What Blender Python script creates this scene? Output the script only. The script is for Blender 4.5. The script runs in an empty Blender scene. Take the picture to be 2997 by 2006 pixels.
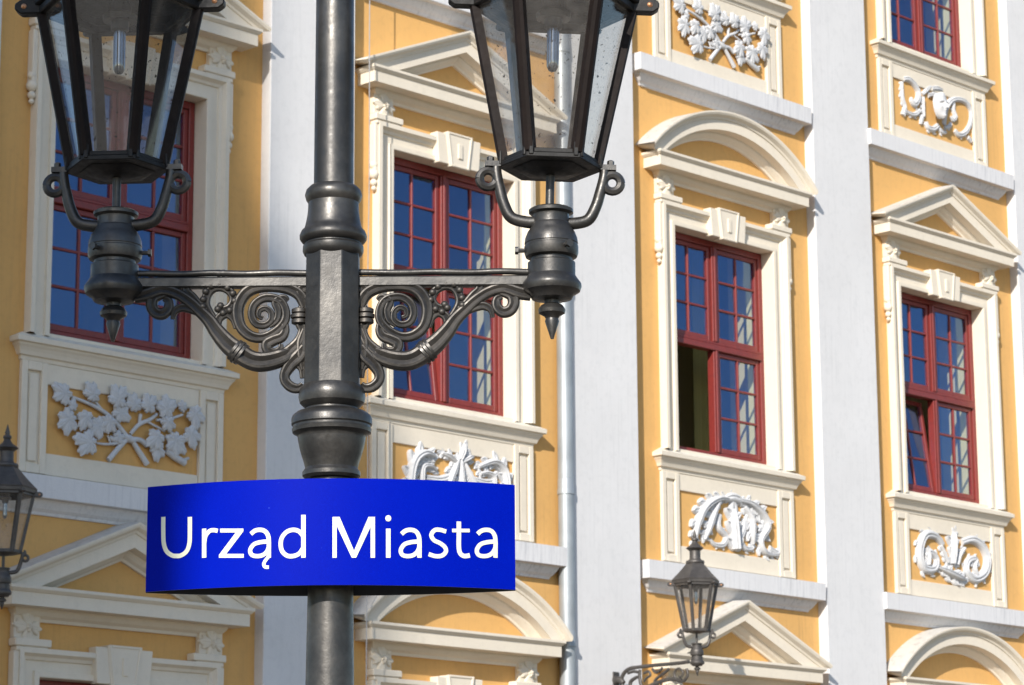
import bpy, bmesh, math, random
from mathutils import Vector, Matrix
random.seed(7)
R = math.radians
scene = bpy.context.scene
COL = scene.collection
EYE = 1.65                      # eye height above the street
WALL_Y = 18.50                 # plane of the facade

# ------------------------------------------------------------------ camera
def cam_axes(yaw, pitch, roll):
    f = Vector((math.sin(yaw)*math.cos(pitch), math.cos(yaw)*math.cos(pitch), math.sin(pitch)))
    r = Vector((math.cos(yaw), -math.sin(yaw), 0)); u = r.cross(f)
    c, s = math.cos(roll), math.sin(roll)
    return r*c + u*s, u*c - r*s, f
YAW = R(45.8933)
r_, u_, f_ = cam_axes(YAW, R(12.1511), R(-0.3494))
cd = bpy.data.cameras.new('camera'); cam = bpy.data.objects.new('camera', cd); COL.objects.link(cam)
cam.matrix_world = Matrix(((r_.x, u_.x, -f_.x, 0), (r_.y, u_.y, -f_.y, 0), (r_.z, u_.z, -f_.z, EYE), (0, 0, 0, 1)))
cd.sensor_width = 36; cd.sensor_fit = 'HORIZONTAL'; cd.lens = 36*8100.87/2997
cd.clip_start = 0.1; cd.clip_end = 2000
cd.dof.use_dof = True; cd.dof.focus_distance = 7.15; cd.dof.aperture_fstop = 18
scene.camera = cam

# ------------------------------------------------------------------ sky and sun
SUN = Vector((-1.9, -1.0, 1.1)).normalized()     # towards the sun
world = bpy.data.worlds.new('World'); scene.world = world; world.use_nodes = True
wn = world.node_tree; bg = wn.nodes['Background']
sky = wn.nodes.new('ShaderNodeTexSky'); sky.sky_type = 'NISHITA'; sky.sun_disc = False
sky.sun_elevation = math.asin(SUN.z); sky.sun_rotation = math.atan2(SUN.x, SUN.y)
sky.altitude = 300; sky.air_density = 1.0; sky.dust_density = 0.6; sky.ozone_density = 2.0
wn.links.new(sky.outputs[0], bg.inputs[0]); bg.inputs[1].default_value = 0.15
sd = bpy.data.lights.new('sun', 'SUN'); sd.energy = 5.0; sd.angle = R(0.53); sd.color = (1.0, 0.945, 0.87)
sun = bpy.data.objects.new('sun', sd); COL.objects.link(sun)
sun.rotation_euler = (-SUN).to_track_quat('-Z', 'Y').to_euler(); sun.location = (-30, -20, 30)
scene.view_settings.view_transform = 'Standard'; scene.view_settings.look = 'None'
scene.view_settings.exposure = 0.26; scene.view_settings.gamma = 1
try:
    scene.view_settings.use_curve_mapping = False
except Exception: pass
scene.cycles.max_bounces = 10; scene.cycles.transparent_max_bounces = 24
scene.cycles.caustics_reflective = False; scene.cycles.caustics_refractive = False

# ------------------------------------------------------------------ measured outlines (metres, on the things themselves)
LETTERS = [('letter_U',[('s',0.01247,[[-0.4254,2.7039],[-0.4245,2.6619],[-0.4225,2.6353],[-0.4147,2.6154],[-0.4001,2.6039],[-0.3876,2.6014],[-0.3753,2.6023],[-0.3613,2.612],[-0.3544,2.6309],[-0.3536,2.6571],[-0.3544,2.6989]])]),('letter_r',[('l',0.01247,[[-0.3161,2.6667],[-0.3147,2.5928]]),('s',0.01161,[[-0.3149,2.6286],[-0.3121,2.6468],[-0.3024,2.6594],[-0.2917,2.6615],[-0.2804,2.6591]])]),('letter_z',[('p',0.0,[[-0.2742,2.6645],[-0.2141,2.6618],[-0.214,2.6553],[-0.2575,2.5996],[-0.2122,2.5977],[-0.2121,2.5881],[-0.2761,2.5908],[-0.2762,2.5978],[-0.2334,2.653],[-0.274,2.6549]])]),('letter_a_ogonek',[('s',0.01204,[[-0.1944,2.6475],[-0.1839,2.6555],[-0.1699,2.6572],[-0.1575,2.6524],[-0.1503,2.6409],[-0.1484,2.626],[-0.1482,2.6065],[-0.1479,2.586]]),('s',0.01161,[[-0.1484,2.6269],[-0.1673,2.6262],[-0.1861,2.6211],[-0.1956,2.6075],[-0.1919,2.5952],[-0.1791,2.5909],[-0.1637,2.593],[-0.1533,2.6014],[-0.1482,2.613]]),('s',0.00946,[[-0.1488,2.5887],[-0.1578,2.5772],[-0.1604,2.5686],[-0.1563,2.5629],[-0.1476,2.5622]])]),('letter_d',[('s',0.01204,[[-0.0606,2.6371],[-0.0715,2.6503],[-0.0868,2.655],[-0.1033,2.6501],[-0.1153,2.636],[-0.1182,2.6187],[-0.114,2.6012],[-0.1013,2.5901],[-0.0861,2.5889],[-0.071,2.5952],[-0.0603,2.611]]),('l',0.01247,[[-0.0616,2.6924],[-0.0605,2.5842]])]),('letter_M',[('l',0.01161,[[0.0168,2.6864],[0.0176,2.5834]]),('l',0.01204,[[0.1123,2.6868],[0.1128,2.5838]]),('p',0.0,[[0.012,2.6864],[0.0293,2.6864],[0.066,2.6008],[0.1016,2.6867],[0.1183,2.6869],[0.0712,2.5835],[0.0605,2.5834]])]),('letter_i',[('l',0.01247,[[0.151,2.6577],[0.1513,2.5843]]),('o',0.00731,[[0.1509,2.6839]])]),('letter_a',[('s',0.01204,[[0.1841,2.6449],[0.1944,2.6534],[0.2081,2.656],[0.2201,2.6519],[0.227,2.6408],[0.2287,2.626],[0.2288,2.6064],[0.2288,2.586]]),('s',0.01161,[[0.2287,2.6269],[0.2103,2.6251],[0.1919,2.619],[0.1825,2.6048],[0.1859,2.5928],[0.1984,2.5891],[0.2133,2.5921],[0.2236,2.6011],[0.2287,2.613]])]),('letter_s',[('s',0.01161,[[0.2954,2.6545],[0.2803,2.6583],[0.2669,2.657],[0.2583,2.6444],[0.2652,2.6315],[0.279,2.6251],[0.2914,2.6159],[0.2949,2.6043],[0.2854,2.5934],[0.2695,2.5911],[0.2519,2.5958]])]),('letter_t',[('s',0.01247,[[0.3273,2.6814],[0.3273,2.6471],[0.3272,2.6165],[0.3306,2.6009],[0.3405,2.5943],[0.3548,2.5967]]),('l',0.00989,[[0.3104,2.6578],[0.3545,2.6598]])]),('letter_a',[('s',0.01204,[[0.3744,2.6521],[0.3849,2.661],[0.3988,2.664],[0.4109,2.6603],[0.4179,2.6492],[0.4195,2.6344],[0.4194,2.6146],[0.4193,2.5939]]),('s',0.01161,[[0.4195,2.6352],[0.4008,2.6328],[0.3821,2.6261],[0.3725,2.6116],[0.376,2.5995],[0.3885,2.5962],[0.4037,2.5996],[0.4142,2.609],[0.4195,2.6212]])])]
BRACKET = [('stem',[(0.1078,3.1358,0.0102),(0.1247,3.1236,0.0153),(0.1552,3.1131,0.017),(0.189,3.1094,0.0177),(0.216,3.1172,0.0177),(0.243,3.1356,0.0184),(0.2701,3.1573,0.017),(0.2972,3.1883,0.0146),(0.3192,3.2194,0.0126),(0.3447,3.2453,0.0112),(0.3719,3.2702,0.0109),(0.406,3.2919,0.0106),(0.4434,3.3011,0.0112),(0.4807,3.2897,0.0119),(0.5146,3.2818,0.0102)]),('leaf_curl',[(0.3413,3.2383,0.0068),(0.3685,3.2514,0.0085),(0.3922,3.2547,0.0078),(0.4091,3.2449,0.0065),(0.4152,3.224,0.0037)]),('ring_scroll',[(0.4297,3.2935,0.0068),(0.4619,3.2828,0.0102),(0.4696,3.2619,0.0109),(0.46,3.2428,0.0106),(0.4413,3.2377,0.0102),(0.4261,3.2517,0.0095),(0.4262,3.2709,0.0082),(0.4382,3.2795,0.0051)]),('strut',[(0.3311,3.2436,0.0085),(0.3481,3.2626,0.0085),(0.3652,3.2834,0.0085),(0.3788,3.2973,0.0078),(0.3823,3.3147,0.0078)]),('bead_loop',[(0.2938,3.2438,0.0089),(0.2684,3.2527,0.0085),(0.2572,3.2737,0.0078),(0.265,3.2945,0.0078),(0.2871,3.3077,0.0078),(0.3109,3.3054,0.0082),(0.3261,3.2872,0.0085),(0.3295,3.2593,0.0089),(0.3108,3.2246,0.0085)]),('lower_loop',[(0.2989,3.2073,0.0078),(0.2938,3.2265,0.0082),(0.2752,3.237,0.0078),(0.2565,3.225,0.0075),(0.247,3.2007,0.0068)]),('scroll',[(0.0699,3.2539,0.0102),(0.085,3.2852,0.0112),(0.1138,3.3032,0.0109),(0.158,3.3099,0.0102),(0.1987,3.3068,0.0106),(0.2259,3.292,0.0112),(0.2429,3.2633,0.0112),(0.2457,3.232,0.0109),(0.2362,3.2008,0.0102),(0.2159,3.1808,0.0099),(0.1922,3.1733,0.0092),(0.1685,3.1776,0.0085),(0.1414,3.1944,0.0085),(0.1237,3.2171,0.0082),(0.1215,3.2432,0.0078),(0.1326,3.2675,0.0078),(0.1547,3.2785,0.0082),(0.1818,3.2776,0.0078),(0.2039,3.2601,0.0078),(0.2097,3.2339,0.0075),(0.1989,3.2114,0.0072),(0.1769,3.2064,0.0068),(0.1599,3.2186,0.0065),(0.1599,3.2395,0.0058),(0.1734,3.2516,0.0055),(0.1887,3.2462,0.0051),(0.1914,3.2306,0.0044),(0.1802,3.2254,0.0034)]),('scroll_leaf',[(0.1244,3.2119,0.0068),(0.1228,3.1911,0.0085),(0.1313,3.1754,0.0095),(0.1516,3.1667,0.0102),(0.1686,3.1562,0.0106),(0.1652,3.1389,0.0095),(0.1483,3.1355,0.0075),(0.1348,3.1443,0.0058),(0.1331,3.1564,0.0041)]),('inner_leaf',[(0.1173,3.2711,0.0051),(0.1275,3.278,0.0075),(0.1479,3.2674,0.0078),(0.1412,3.2431,0.0068),(0.1464,3.2187,0.0061),(0.1651,3.2047,0.0051)]),('clasp',[(0.0852,3.2452,0.0119),(0.0853,3.2295,0.0177),(0.0854,3.2139,0.0136)]),('clasp_stalk',[(0.0697,3.2888,0.0068),(0.0733,3.2609,0.0085),(0.0819,3.24,0.0095),(0.0837,3.2122,0.0095),(0.0777,3.1914,0.0085),(0.0873,3.1636,0.0095),(0.1077,3.141,0.0109),(0.1281,3.1253,0.0119)]),('pendant',[(0.0705,3.1464,0.0102),(0.0876,3.1221,0.0136),(0.1079,3.1013,0.0119),(0.1215,3.0771,0.0099),(0.1199,3.0581,0.0095),(0.1048,3.0428,0.0095),(0.0863,3.0394,0.0085),(0.0744,3.0481,0.0068)]),('pendant_leaf',[(0.118,3.1254,0.0102),(0.1011,3.1117,0.0085),(0.0793,3.0928,0.0068),(0.0743,3.067,0.0061)]),('post_leaf',[(0.0703,3.1949,0.0068),(0.0789,3.1602,0.0109),(0.0757,3.1256,0.0123),(0.0715,3.0877,0.0075)]),('corner_leaf',[(0.0696,3.3062,0.0119),(0.0833,3.2957,0.0102),(0.0732,3.2713,0.0068)])]
BEADS = [(0.2548,3.2702),(0.2592,3.2904),(0.2735,3.3056),(0.2939,3.3136),(0.315,3.311),(0.3295,3.2959),(0.3353,3.2749),(0.3362,3.2558),(0.2667,3.2458),(0.2836,3.2387),(0.2972,3.249),(0.2904,3.2578)]
A_LEAVES = [(-0.651,4.468,0.158,180),(-0.368,4.491,0.13,100),(-0.114,4.482,0.164,80),(-0.072,4.374,0.149,10),(0.078,4.463,0.126,110),(0.216,4.472,0.139,75),(0.422,4.477,0.168,60),(0.599,4.51,0.076,70),(0.729,4.475,0.155,-50),(-0.554,4.373,0.082,120),(-0.603,4.261,0.158,-120),(-0.445,4.294,0.136,-80),(-0.291,4.245,0.158,-110),(-0.193,4.289,0.12,-70),(-0.393,4.083,0.18,-160),(-0.081,4.171,0.095,-20),(0.433,4.363,0.111,-40),(0.318,4.221,0.149,-110),(0.336,4.122,0.136,-60),(0.525,4.215,0.168,-60),(0.685,4.292,0.152,-40)]
A_BRANCH = [[(-0.564,4.452,0.0126),(-0.358,4.411,0.0174),(-0.203,4.357,0.019),(-0.084,4.278,0.0205),(0.028,4.185,0.019)],[(0.043,4.187,0.0221),(-0.063,4.079,0.0234),(-0.167,3.964,0.0247)],[(0.059,4.182,0.019),(0.14,4.091,0.0234),(0.245,3.975,0.0266)],[(0.058,4.214,0.0174),(0.149,4.308,0.019),(0.266,4.367,0.0174),(0.34,4.424,0.0142)],[(0.153,4.308,0.0158),(0.156,4.353,0.0158),(0.162,4.398,0.019)],[(-0.294,4.092,0.0095),(-0.171,4.097,0.0114),(-0.018,4.135,0.0158)],[(-0.181,4.171,0.0095),(-0.149,4.107,0.0095)],[(0.235,4.344,0.0107),(0.427,4.286,0.0107)],[(0.337,4.37,0.0126),(0.48,4.401,0.0126),(0.624,4.455,0.0114)],[(-0.329,4.453,0.0114),(-0.25,4.382,0.0126)],[(0.083,4.173,0.0221),(0.169,4.174,0.0221),(0.241,4.139,0.0253)],[(-0.019,4.192,0.0221),(0.036,4.173,0.0348),(0.099,4.162,0.0285)],[(0.448,4.116,0.0253),(0.553,4.071,0.0316),(0.659,4.033,0.0285)],[(0.634,4.055,0.0158),(0.698,4.082,0.0126)],[(-0.158,4.162,0.019),(-0.111,4.142,0.0221),(-0.042,4.157,0.019)]]
C_RELIEF = [('acanthus_leaf','a',[(0.076,4.505,0.0384),(-0.162,4.505,0.0896),(-0.4,4.39,0.1152),(-0.529,4.199,0.1024),(-0.586,3.979,0.0512)]),('acanthus_leaf','a',[(-0.162,4.48,0.064),(-0.265,4.328,0.0896),(-0.348,4.167,0.0896),(-0.41,4.047,0.0384)]),('palmette','a',[(0.077,3.992,0.1408),(0.063,4.157,0.1408),(0.048,4.284,0.1408),(0.064,4.414,0.064)]),('volute','s',[(-0.147,4.34,0.0307),(-0.179,4.209,0.0461),(-0.057,4.12,0.0435),(-0.099,4.026,0.0384),(-0.237,4.013,0.0307),(-0.313,4.056,0.0256)]),('volute','s',[(0.269,4.332,0.0307),(0.233,4.212,0.0461),(0.181,4.104,0.0435),(0.258,4.022,0.0384),(0.378,4.033,0.0307),(0.361,4.096,0.0205)]),('acanthus_leaf','a',[(0.096,4.52,0.0512),(0.336,4.507,0.1024),(0.534,4.411,0.1216),(0.61,4.276,0.1152),(0.503,4.123,0.0896),(0.579,4.001,0.0768),(0.803,3.996,0.0384)]),('acanthus_leaf','a',[(0.254,4.46,0.064),(0.35,4.34,0.1024),(0.364,4.187,0.1024),(0.38,4.072,0.0512)]),('bud','s',[(-0.083,4.501,0.0384),(0.037,4.54,0.064),(0.156,4.527,0.064),(0.214,4.481,0.0384)]),('volute','s',[(0.663,4.061,0.0384),(0.784,4.02,0.0461),(0.818,4.062,0.0307)])]
B_RELIEF = [('acanthus_leaf','a',[(-0.56,3.992,0.1039),(-0.573,4.215,0.1039),(-0.522,4.389,0.1134),(-0.394,4.47,0.1039),(-0.264,4.457,0.0567)]),('acanthus_leaf','a',[(-0.419,4.157,0.0661),(-0.419,4.326,0.0756),(-0.316,4.357,0.0661),(-0.238,4.328,0.0378)]),('volute','s',[(-0.368,4.238,0.0378),(-0.186,4.24,0.0472),(-0.055,4.283,0.0472)]),('flower_petal','a',[(0.024,4.435,0.0567),(-0.068,4.481,0.0756),(-0.16,4.498,0.0378)]),('flower_petal','a',[(0.077,4.46,0.0661),(0.117,4.551,0.085),(0.131,4.62,0.0472)]),('flower_petal','a',[(0.104,4.444,0.0567),(0.197,4.493,0.0756),(0.25,4.519,0.0283)]),('drape','a',[(0.064,4.478,0.0472),(-0.002,4.356,0.085),(-0.082,4.195,0.0945),(-0.108,4.041,0.0567)]),('drape','a',[(0.09,4.462,0.0567),(0.09,4.328,0.085),(0.103,4.139,0.0945),(0.102,3.968,0.0567)]),('drape','a',[(0.13,4.447,0.0472),(0.209,4.323,0.085),(0.289,4.198,0.0945),(0.342,4.089,0.0567)]),('acanthus_leaf','a',[(0.721,4.091,0.0945),(0.709,4.283,0.1039),(0.669,4.433,0.1039),(0.533,4.495,0.0945),(0.33,4.423,0.0472)]),('acanthus_leaf','a',[(0.531,4.186,0.0567),(0.532,4.34,0.0756),(0.451,4.379,0.0661),(0.357,4.359,0.0378)]),('volute','s',[(0.289,4.294,0.0378),(0.424,4.28,0.0472),(0.532,4.302,0.0378)])]
D_RELIEF = [('volute','s',[(-0.15,4.405,0.0502),(-0.286,4.489,0.0613),(-0.474,4.485,0.0725),(-0.583,4.363,0.0781),(-0.607,4.208,0.0781),(-0.521,4.092,0.0725),(-0.334,4.109,0.0641),(-0.28,4.225,0.0558),(-0.392,4.298,0.0502),(-0.489,4.233,0.039)]),('acanthus_leaf','a',[(0.025,4.197,0.0836),(0.034,4.324,0.1254),(0.043,4.465,0.1324),(0.073,4.553,0.0697)]),('acanthus_leaf','a',[(-0.199,4.386,0.0558),(-0.133,4.308,0.0697),(-0.069,4.202,0.0558)]),('acanthus_leaf','a',[(0.279,4.403,0.0558),(0.176,4.309,0.0697),(0.12,4.192,0.0558)]),('fringe','a',[(-0.263,4.129,0.0558),(-0.077,4.09,0.1254),(0.111,4.051,0.1254),(0.263,4.036,0.0558)]),('volute','s',[(0.235,4.47,0.0502),(0.456,4.52,0.0669),(0.646,4.453,0.0781),(0.733,4.304,0.0808),(0.658,4.141,0.0781),(0.457,4.059,0.0725),(0.308,4.138,0.0641),(0.341,4.254,0.0558),(0.489,4.296,0.0502),(0.546,4.216,0.039)]),('acanthus_leaf','a',[(-0.483,4.331,0.0558),(-0.442,4.252,0.0836),(-0.449,4.14,0.0697)]),('acanthus_leaf','a',[(0.512,4.284,0.0558),(0.457,4.194,0.0836),(0.5,4.113,0.0697)])]
E_RELIEF = [('volute','s',[(-0.577,4.547,0.0252),(-0.468,4.568,0.0315),(-0.362,4.528,0.0315),(-0.29,4.456,0.0315),(-0.296,4.36,0.0346),(-0.366,4.284,0.0346),(-0.424,4.312,0.0252),(-0.416,4.354,0.0157)]),('volute','s',[(-0.607,4.507,0.0189),(-0.612,4.412,0.022),(-0.608,4.305,0.0252),(-0.566,4.2,0.0252),(-0.61,4.091,0.0283)]),('volute','s',[(-0.547,4.158,0.0189),(-0.429,4.143,0.0252),(-0.341,4.168,0.0252),(-0.26,4.232,0.022)]),('tassel','s',[(-0.22,4.173,0.022),(-0.24,4.115,0.022),(-0.255,4.058,0.0157)]),('veil','a',[(-0.195,4.409,0.0252),(-0.203,4.285,0.0315),(-0.199,4.164,0.0252)]),('crown','s',[(-0.193,4.443,0.0157),(-0.111,4.515,0.0252),(-0.025,4.582,0.0157)]),('crown','s',[(-0.01,4.558,0.0252),(0.103,4.583,0.0283),(0.208,4.585,0.0189)]),('crown','s',[(-0.082,4.454,0.022),(0.052,4.49,0.0252),(0.187,4.506,0.0189)]),('collar','s',[(-0.148,4.115,0.022),(-0.119,4.053,0.0283),(-0.009,4.049,0.0315),(0.095,4.118,0.0252)]),('volute','s',[(0.23,4.154,0.0189),(0.237,4.257,0.0283),(0.278,4.375,0.0315),(0.386,4.487,0.0315),(0.536,4.541,0.0283),(0.683,4.538,0.0283),(0.781,4.469,0.0252),(0.797,4.376,0.022),(0.755,4.257,0.0252),(0.644,4.138,0.0283),(0.517,4.091,0.0283),(0.441,4.13,0.022)]),('volute','s',[(0.442,4.479,0.0189),(0.43,4.38,0.022),(0.458,4.304,0.0283),(0.416,4.254,0.022),(0.373,4.286,0.0157)]),('volute','s',[(0.228,4.119,0.0157),(0.331,4.154,0.022),(0.368,4.21,0.0157)]),('volute','s',[(0.094,4.111,0.0189),(0.157,4.057,0.0252),(0.258,4.064,0.0157)]),('tassel','s',[(0.71,4.096,0.0252),(0.775,4.062,0.0252)])]
FACE = (0.03,4.324,0.104,0.145)
WALLBRACKET = [('rail',[(0.9569,4.2523,0.018),(0.7724,4.2475,0.018),(0.5321,4.2493,0.018),(0.2887,4.2457,0.018),(0.1904,4.2389,0.0198),(0.122,4.207,0.0207),(0.084,4.1547,0.0207),(0.0828,4.0925,0.0207),(0.1122,4.0156,0.0207)]),('scroll',[(0.9256,4.1872,0.0153),(0.9359,4.1237,0.0153),(0.8872,4.0732,0.0153),(0.816,4.078,0.0153),(0.7695,4.1261,0.0144),(0.7827,4.1792,0.0135),(0.8308,4.1939,0.0126),(0.8774,4.1546,0.0117),(0.8525,4.1114,0.0099),(0.8171,4.1228,0.0081)]),('scroll',[(0.6996,4.2031,0.0153),(0.6508,4.1704,0.0153),(0.5779,4.1392,0.0153),(0.5167,4.0981,0.0153),(0.5277,4.0521,0.0135),(0.5879,4.0481,0.0117),(0.601,4.0924,0.0099)]),('scroll',[(0.483,4.2183,0.0135),(0.5305,4.1787,0.0153),(0.5792,4.1934,0.0135),(0.6159,4.218,0.0117)]),('scroll',[(0.3249,4.2203,0.0153),(0.3174,4.157,0.0162),(0.3341,4.0758,0.018),(0.3813,4.0073,0.018)]),('scroll',[(0.3235,4.1566,0.0135),(0.2621,4.1426,0.018),(0.2002,4.1103,0.0198),(0.1991,4.0556,0.0198),(0.2595,4.0152,0.018),(0.3091,4.0484,0.0153)]),('scroll',[(0.1649,4.1949,0.0135),(0.2389,4.2081,0.0153),(0.3121,4.1939,0.0135)]),('scroll',[(0.3728,4.1805,0.0126),(0.4339,4.1945,0.0144),(0.4574,4.1565,0.0135),(0.4083,4.1327,0.0117),(0.3711,4.0988,0.0117)])]
WLMOUNT = (0.028,4.1402)
WLHUB = [(1.0756,4.9594),(1.0644,4.5272),(1.0569,4.2406),(1.0534,4.1067)]

# ------------------------------------------------------------------ materials
def new_mat(name):
    m = bpy.data.materials.new(name); m.use_nodes = True
    nt = m.node_tree; return m, nt, nt.nodes['Principled BSDF']
def N(nt, kind, **kw):
    n = nt.nodes.new(kind)
    for k, v in kw.items():
        if k in n.inputs: n.inputs[k].default_value = v
        else: setattr(n, k, v)
    return n
def noise(nt, scale, detail=4, rough=0.55, stretch=None, kind='Object'):
    tc = N(nt, 'ShaderNodeTexCoord'); n = N(nt, 'ShaderNodeTexNoise', Scale=scale, Detail=detail, Roughness=rough)
    if stretch:
        mp = N(nt, 'ShaderNodeMapping'); mp.inputs['Scale'].default_value = stretch
        nt.links.new(tc.outputs[kind], mp.inputs[0]); nt.links.new(mp.outputs[0], n.inputs['Vector'])
    else: nt.links.new(tc.outputs[kind], n.inputs['Vector'])
    return n
def ramp(nt, src, a, b, ca=(0,0,0,1), cb=(1,1,1,1)):
    r = N(nt, 'ShaderNodeValToRGB'); r.color_ramp.elements[0].position = a; r.color_ramp.elements[1].position = b
    r.color_ramp.elements[0].color = ca; r.color_ramp.elements[1].color = cb
    nt.links.new(src, r.inputs[0]); return r
def mix(nt, fac, a, b):
    m = N(nt, 'ShaderNodeMix', data_type='RGBA')
    for s, v in ((6, a), (7, b)):
        if isinstance(v, tuple): m.inputs[s].default_value = (*v, 1)
        else: nt.links.new(v, m.inputs[s])
    if isinstance(fac, float): m.inputs[0].default_value = fac
    else: nt.links.new(fac, m.inputs[0])
    return m.outputs[2]
def bump(nt, bs, src, strength, dist):
    b = N(nt, 'ShaderNodeBump', Strength=strength, Distance=dist); nt.links.new(src, b.inputs['Height'])
    nt.links.new(b.outputs[0], bs.inputs['Normal']); return b

def plaster(name, col, dirt, amount=0.35, streak=0.0, rough=0.85, bscale=60, bstr=0.25):
    m, nt, bs = new_mat(name)
    a = noise(nt, 0.9, 6, 0.6); b = noise(nt, 14, 5, 0.6)
    c1 = mix(nt, ramp(nt, a.outputs[0], 0.35, 0.75).outputs[0], col, tuple(x*0.90 for x in col))
    f = ramp(nt, b.outputs[0], 0.5, 0.85); sc = N(nt, 'ShaderNodeMath', operation='MULTIPLY'); sc.inputs[1].default_value = amount
    nt.links.new(f.outputs[0], sc.inputs[0]); c = mix(nt, sc.outputs[0], c1, dirt)
    if streak:
        s = noise(nt, 1.0, 5, 0.7, (26, 26, 1.1)); s2 = noise(nt, 0.7, 3)
        sr = ramp(nt, s.outputs[0], 0.5, 0.72); mm = N(nt, 'ShaderNodeMath', operation='MULTIPLY'); mm.inputs[1].default_value = streak
        mk = N(nt, 'ShaderNodeMath', operation='MULTIPLY'); nt.links.new(ramp(nt, s2.outputs[0], 0.35, 0.65).outputs[0], mk.inputs[0])
        nt.links.new(sr.outputs[0], mk.inputs[1]); nt.links.new(mk.outputs[0], mm.inputs[0]); c = mix(nt, mm.outputs[0], c, dirt)
    nt.links.new(c, bs.inputs['Base Color']); bs.inputs['Roughness'].default_value = rough
    bs.inputs['Specular IOR Level'].default_value = 0.25
    bn = noise(nt, bscale, 6, 0.65); bump(nt, bs, bn.outputs[0], bstr, 0.01)
    return m
M = {}
M['yellow'] = plaster('yellow_plaster', (0.72, 0.415, 0.145), (0.48, 0.28, 0.11), 0.4, 0.55)
M['cream'] = plaster('cream_stucco', (0.78, 0.70, 0.575), (0.50, 0.45, 0.36), 0.25, 0.12)
M['top'] = plaster('weathered_cornice_top', (0.60, 0.57, 0.52), (0.26, 0.25, 0.23), 0.8, 0.3)
M['sill'] = plaster('weathered_sill_stucco', (0.74, 0.68, 0.57), (0.36, 0.34, 0.30), 0.75, 0.25)
M['white'] = plaster('white_plaster', (0.725, 0.715, 0.71), (0.47, 0.47, 0.47), 0.3, 0.36)
M['band'] = plaster('streaked_white_plaster', (0.74, 0.73, 0.73), (0.40, 0.40, 0.42), 0.15, 0.75)
M['relief'] = plaster('white_stucco_relief', (0.60, 0.60, 0.605), (0.32, 0.33, 0.34), 0.65, 0.0, 0.8, 90, 0.2)
M['room'] = plaster('room_plaster', (0.62, 0.56, 0.36), (0.5, 0.45, 0.3), 0.2)
M['niche'] = plaster('pale_yellow_reveal', (0.80, 0.72, 0.42), (0.6, 0.5, 0.3), 0.2)
M['house'] = plaster('grey_house_plaster', (0.45, 0.41, 0.36), (0.3, 0.28, 0.25), 0.3)
M["curtain"] = plaster('olive_curtain_cloth', (0.30, 0.28, 0.12), (0.24, 0.22, 0.09), 0.3)
M['tile'] = plaster('brown_roof_tiles', (0.22, 0.10, 0.06), (0.1, 0.06, 0.05), 0.4)
def m_paint():
    m, nt, bs = new_mat('red_window_paint'); n = noise(nt, 25, 4)
    nt.links.new(mix(nt, ramp(nt, n.outputs[0], 0.4, 0.75).outputs[0], (0.215, 0.029, 0.024), (0.16, 0.024, 0.021)), bs.inputs['Base Color'])
    bs.inputs['Roughness'].default_value = 0.42; return m
M['red'] = m_paint()
def m_iron(name, base, light, rough, metal=0.0, spec=0.62):
    m, nt, bs = new_mat(name)
    a = noise(nt, 9, 6, 0.65); b = noise(nt, 55, 5, 0.7); v = noise(nt, 240, 3, 0.6)
    c = mix(nt, ramp(nt, a.outputs[0], 0.42, 0.7).outputs[0], base, light)
    c = mix(nt, ramp(nt, b.outputs[0], 0.60, 0.80).outputs[0], c, tuple(x*0.8 for x in light))
    nt.links.new(c, bs.inputs['Base Color'])
    rr = ramp(nt, b.outputs[0], 0.3, 0.75, (rough-0.1,)*3+(1,), (rough+0.14,)*3+(1,)); nt.links.new(rr.outputs[0], bs.inputs['Roughness'])
    bs.inputs['Specular IOR Level'].default_value = spec; bs.inputs['Metallic'].default_value = metal
    ad = N(nt, 'ShaderNodeMath', operation='ADD'); vs_ = N(nt, 'ShaderNodeMath', operation='MULTIPLY'); vs_.inputs[1].default_value = 0.25; nt.links.new(v.outputs[0], vs_.inputs[0]); nt.links.new(b.outputs[0], ad.inputs[0]); nt.links.new(vs_.outputs[0], ad.inputs[1])
    bump(nt, bs, ad.outputs[0], 0.14, 0.005); return m
M['iron'] = m_iron('dark_painted_cast_iron', (0.058, 0.056, 0.054), (0.110, 0.104, 0.096), 0.40, 0.72)
M['walliron'] = m_iron('weathered_grey_iron', (0.075, 0.068, 0.063), (0.115, 0.104, 0.094), 0.52, 0.5)
M['sheet'] = m_iron('blackened_sheet_metal', (0.012, 0.0115, 0.011), (0.018, 0.016, 0.015), 0.5, 0, 0.3)
M['bar'] = m_iron('brown_black_glazing_bar', (0.010, 0.0065, 0.0055), (0.016, 0.010, 0.008), 0.55, 0, 0.14)
M['scrolliron'] = m_iron('rough_cast_iron', (0.048, 0.045, 0.042), (0.10, 0.09, 0.079), 0.46, 0.7)
def m_simple(name, col, rough, metal=0.0, nscale=20, var=0.85):
    m, nt, bs = new_mat(name); n = noise(nt, nscale, 4)
    nt.links.new(mix(nt, ramp(nt, n.outputs[0], 0.35, 0.7).outputs[0], col, tuple(x*var for x in col)), bs.inputs['Base Color'])
    bs.inputs['Roughness'].default_value = rough; bs.inputs['Metallic'].default_value = metal; return m
M['zinc'] = m_simple('galvanised_zinc', (0.40, 0.43, 0.45), 0.48, 0.45, 5, 0.8)
M['tubemetal'] = m_simple('lamp_tube_electrode', (0.70, 0.74, 0.78), 0.2, 1.0, 8)
M['copper'] = m_simple('copper_bolt', (0.55, 0.27, 0.14), 0.4, 0.9)
M['cable'] = m_simple('grey_cable', (0.32, 0.32, 0.33), 0.6)
M['porcelain'] = m_simple('lamp_socket', (0.06, 0.06, 0.065), 0.4)
M['back'] = m_simple('dark_sign_back', (0.045, 0.05, 0.055), 0.5)
M['edge'] = m_simple('bare_sign_edge', (0.40, 0.48, 0.62), 0.45, 0.5)
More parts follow.
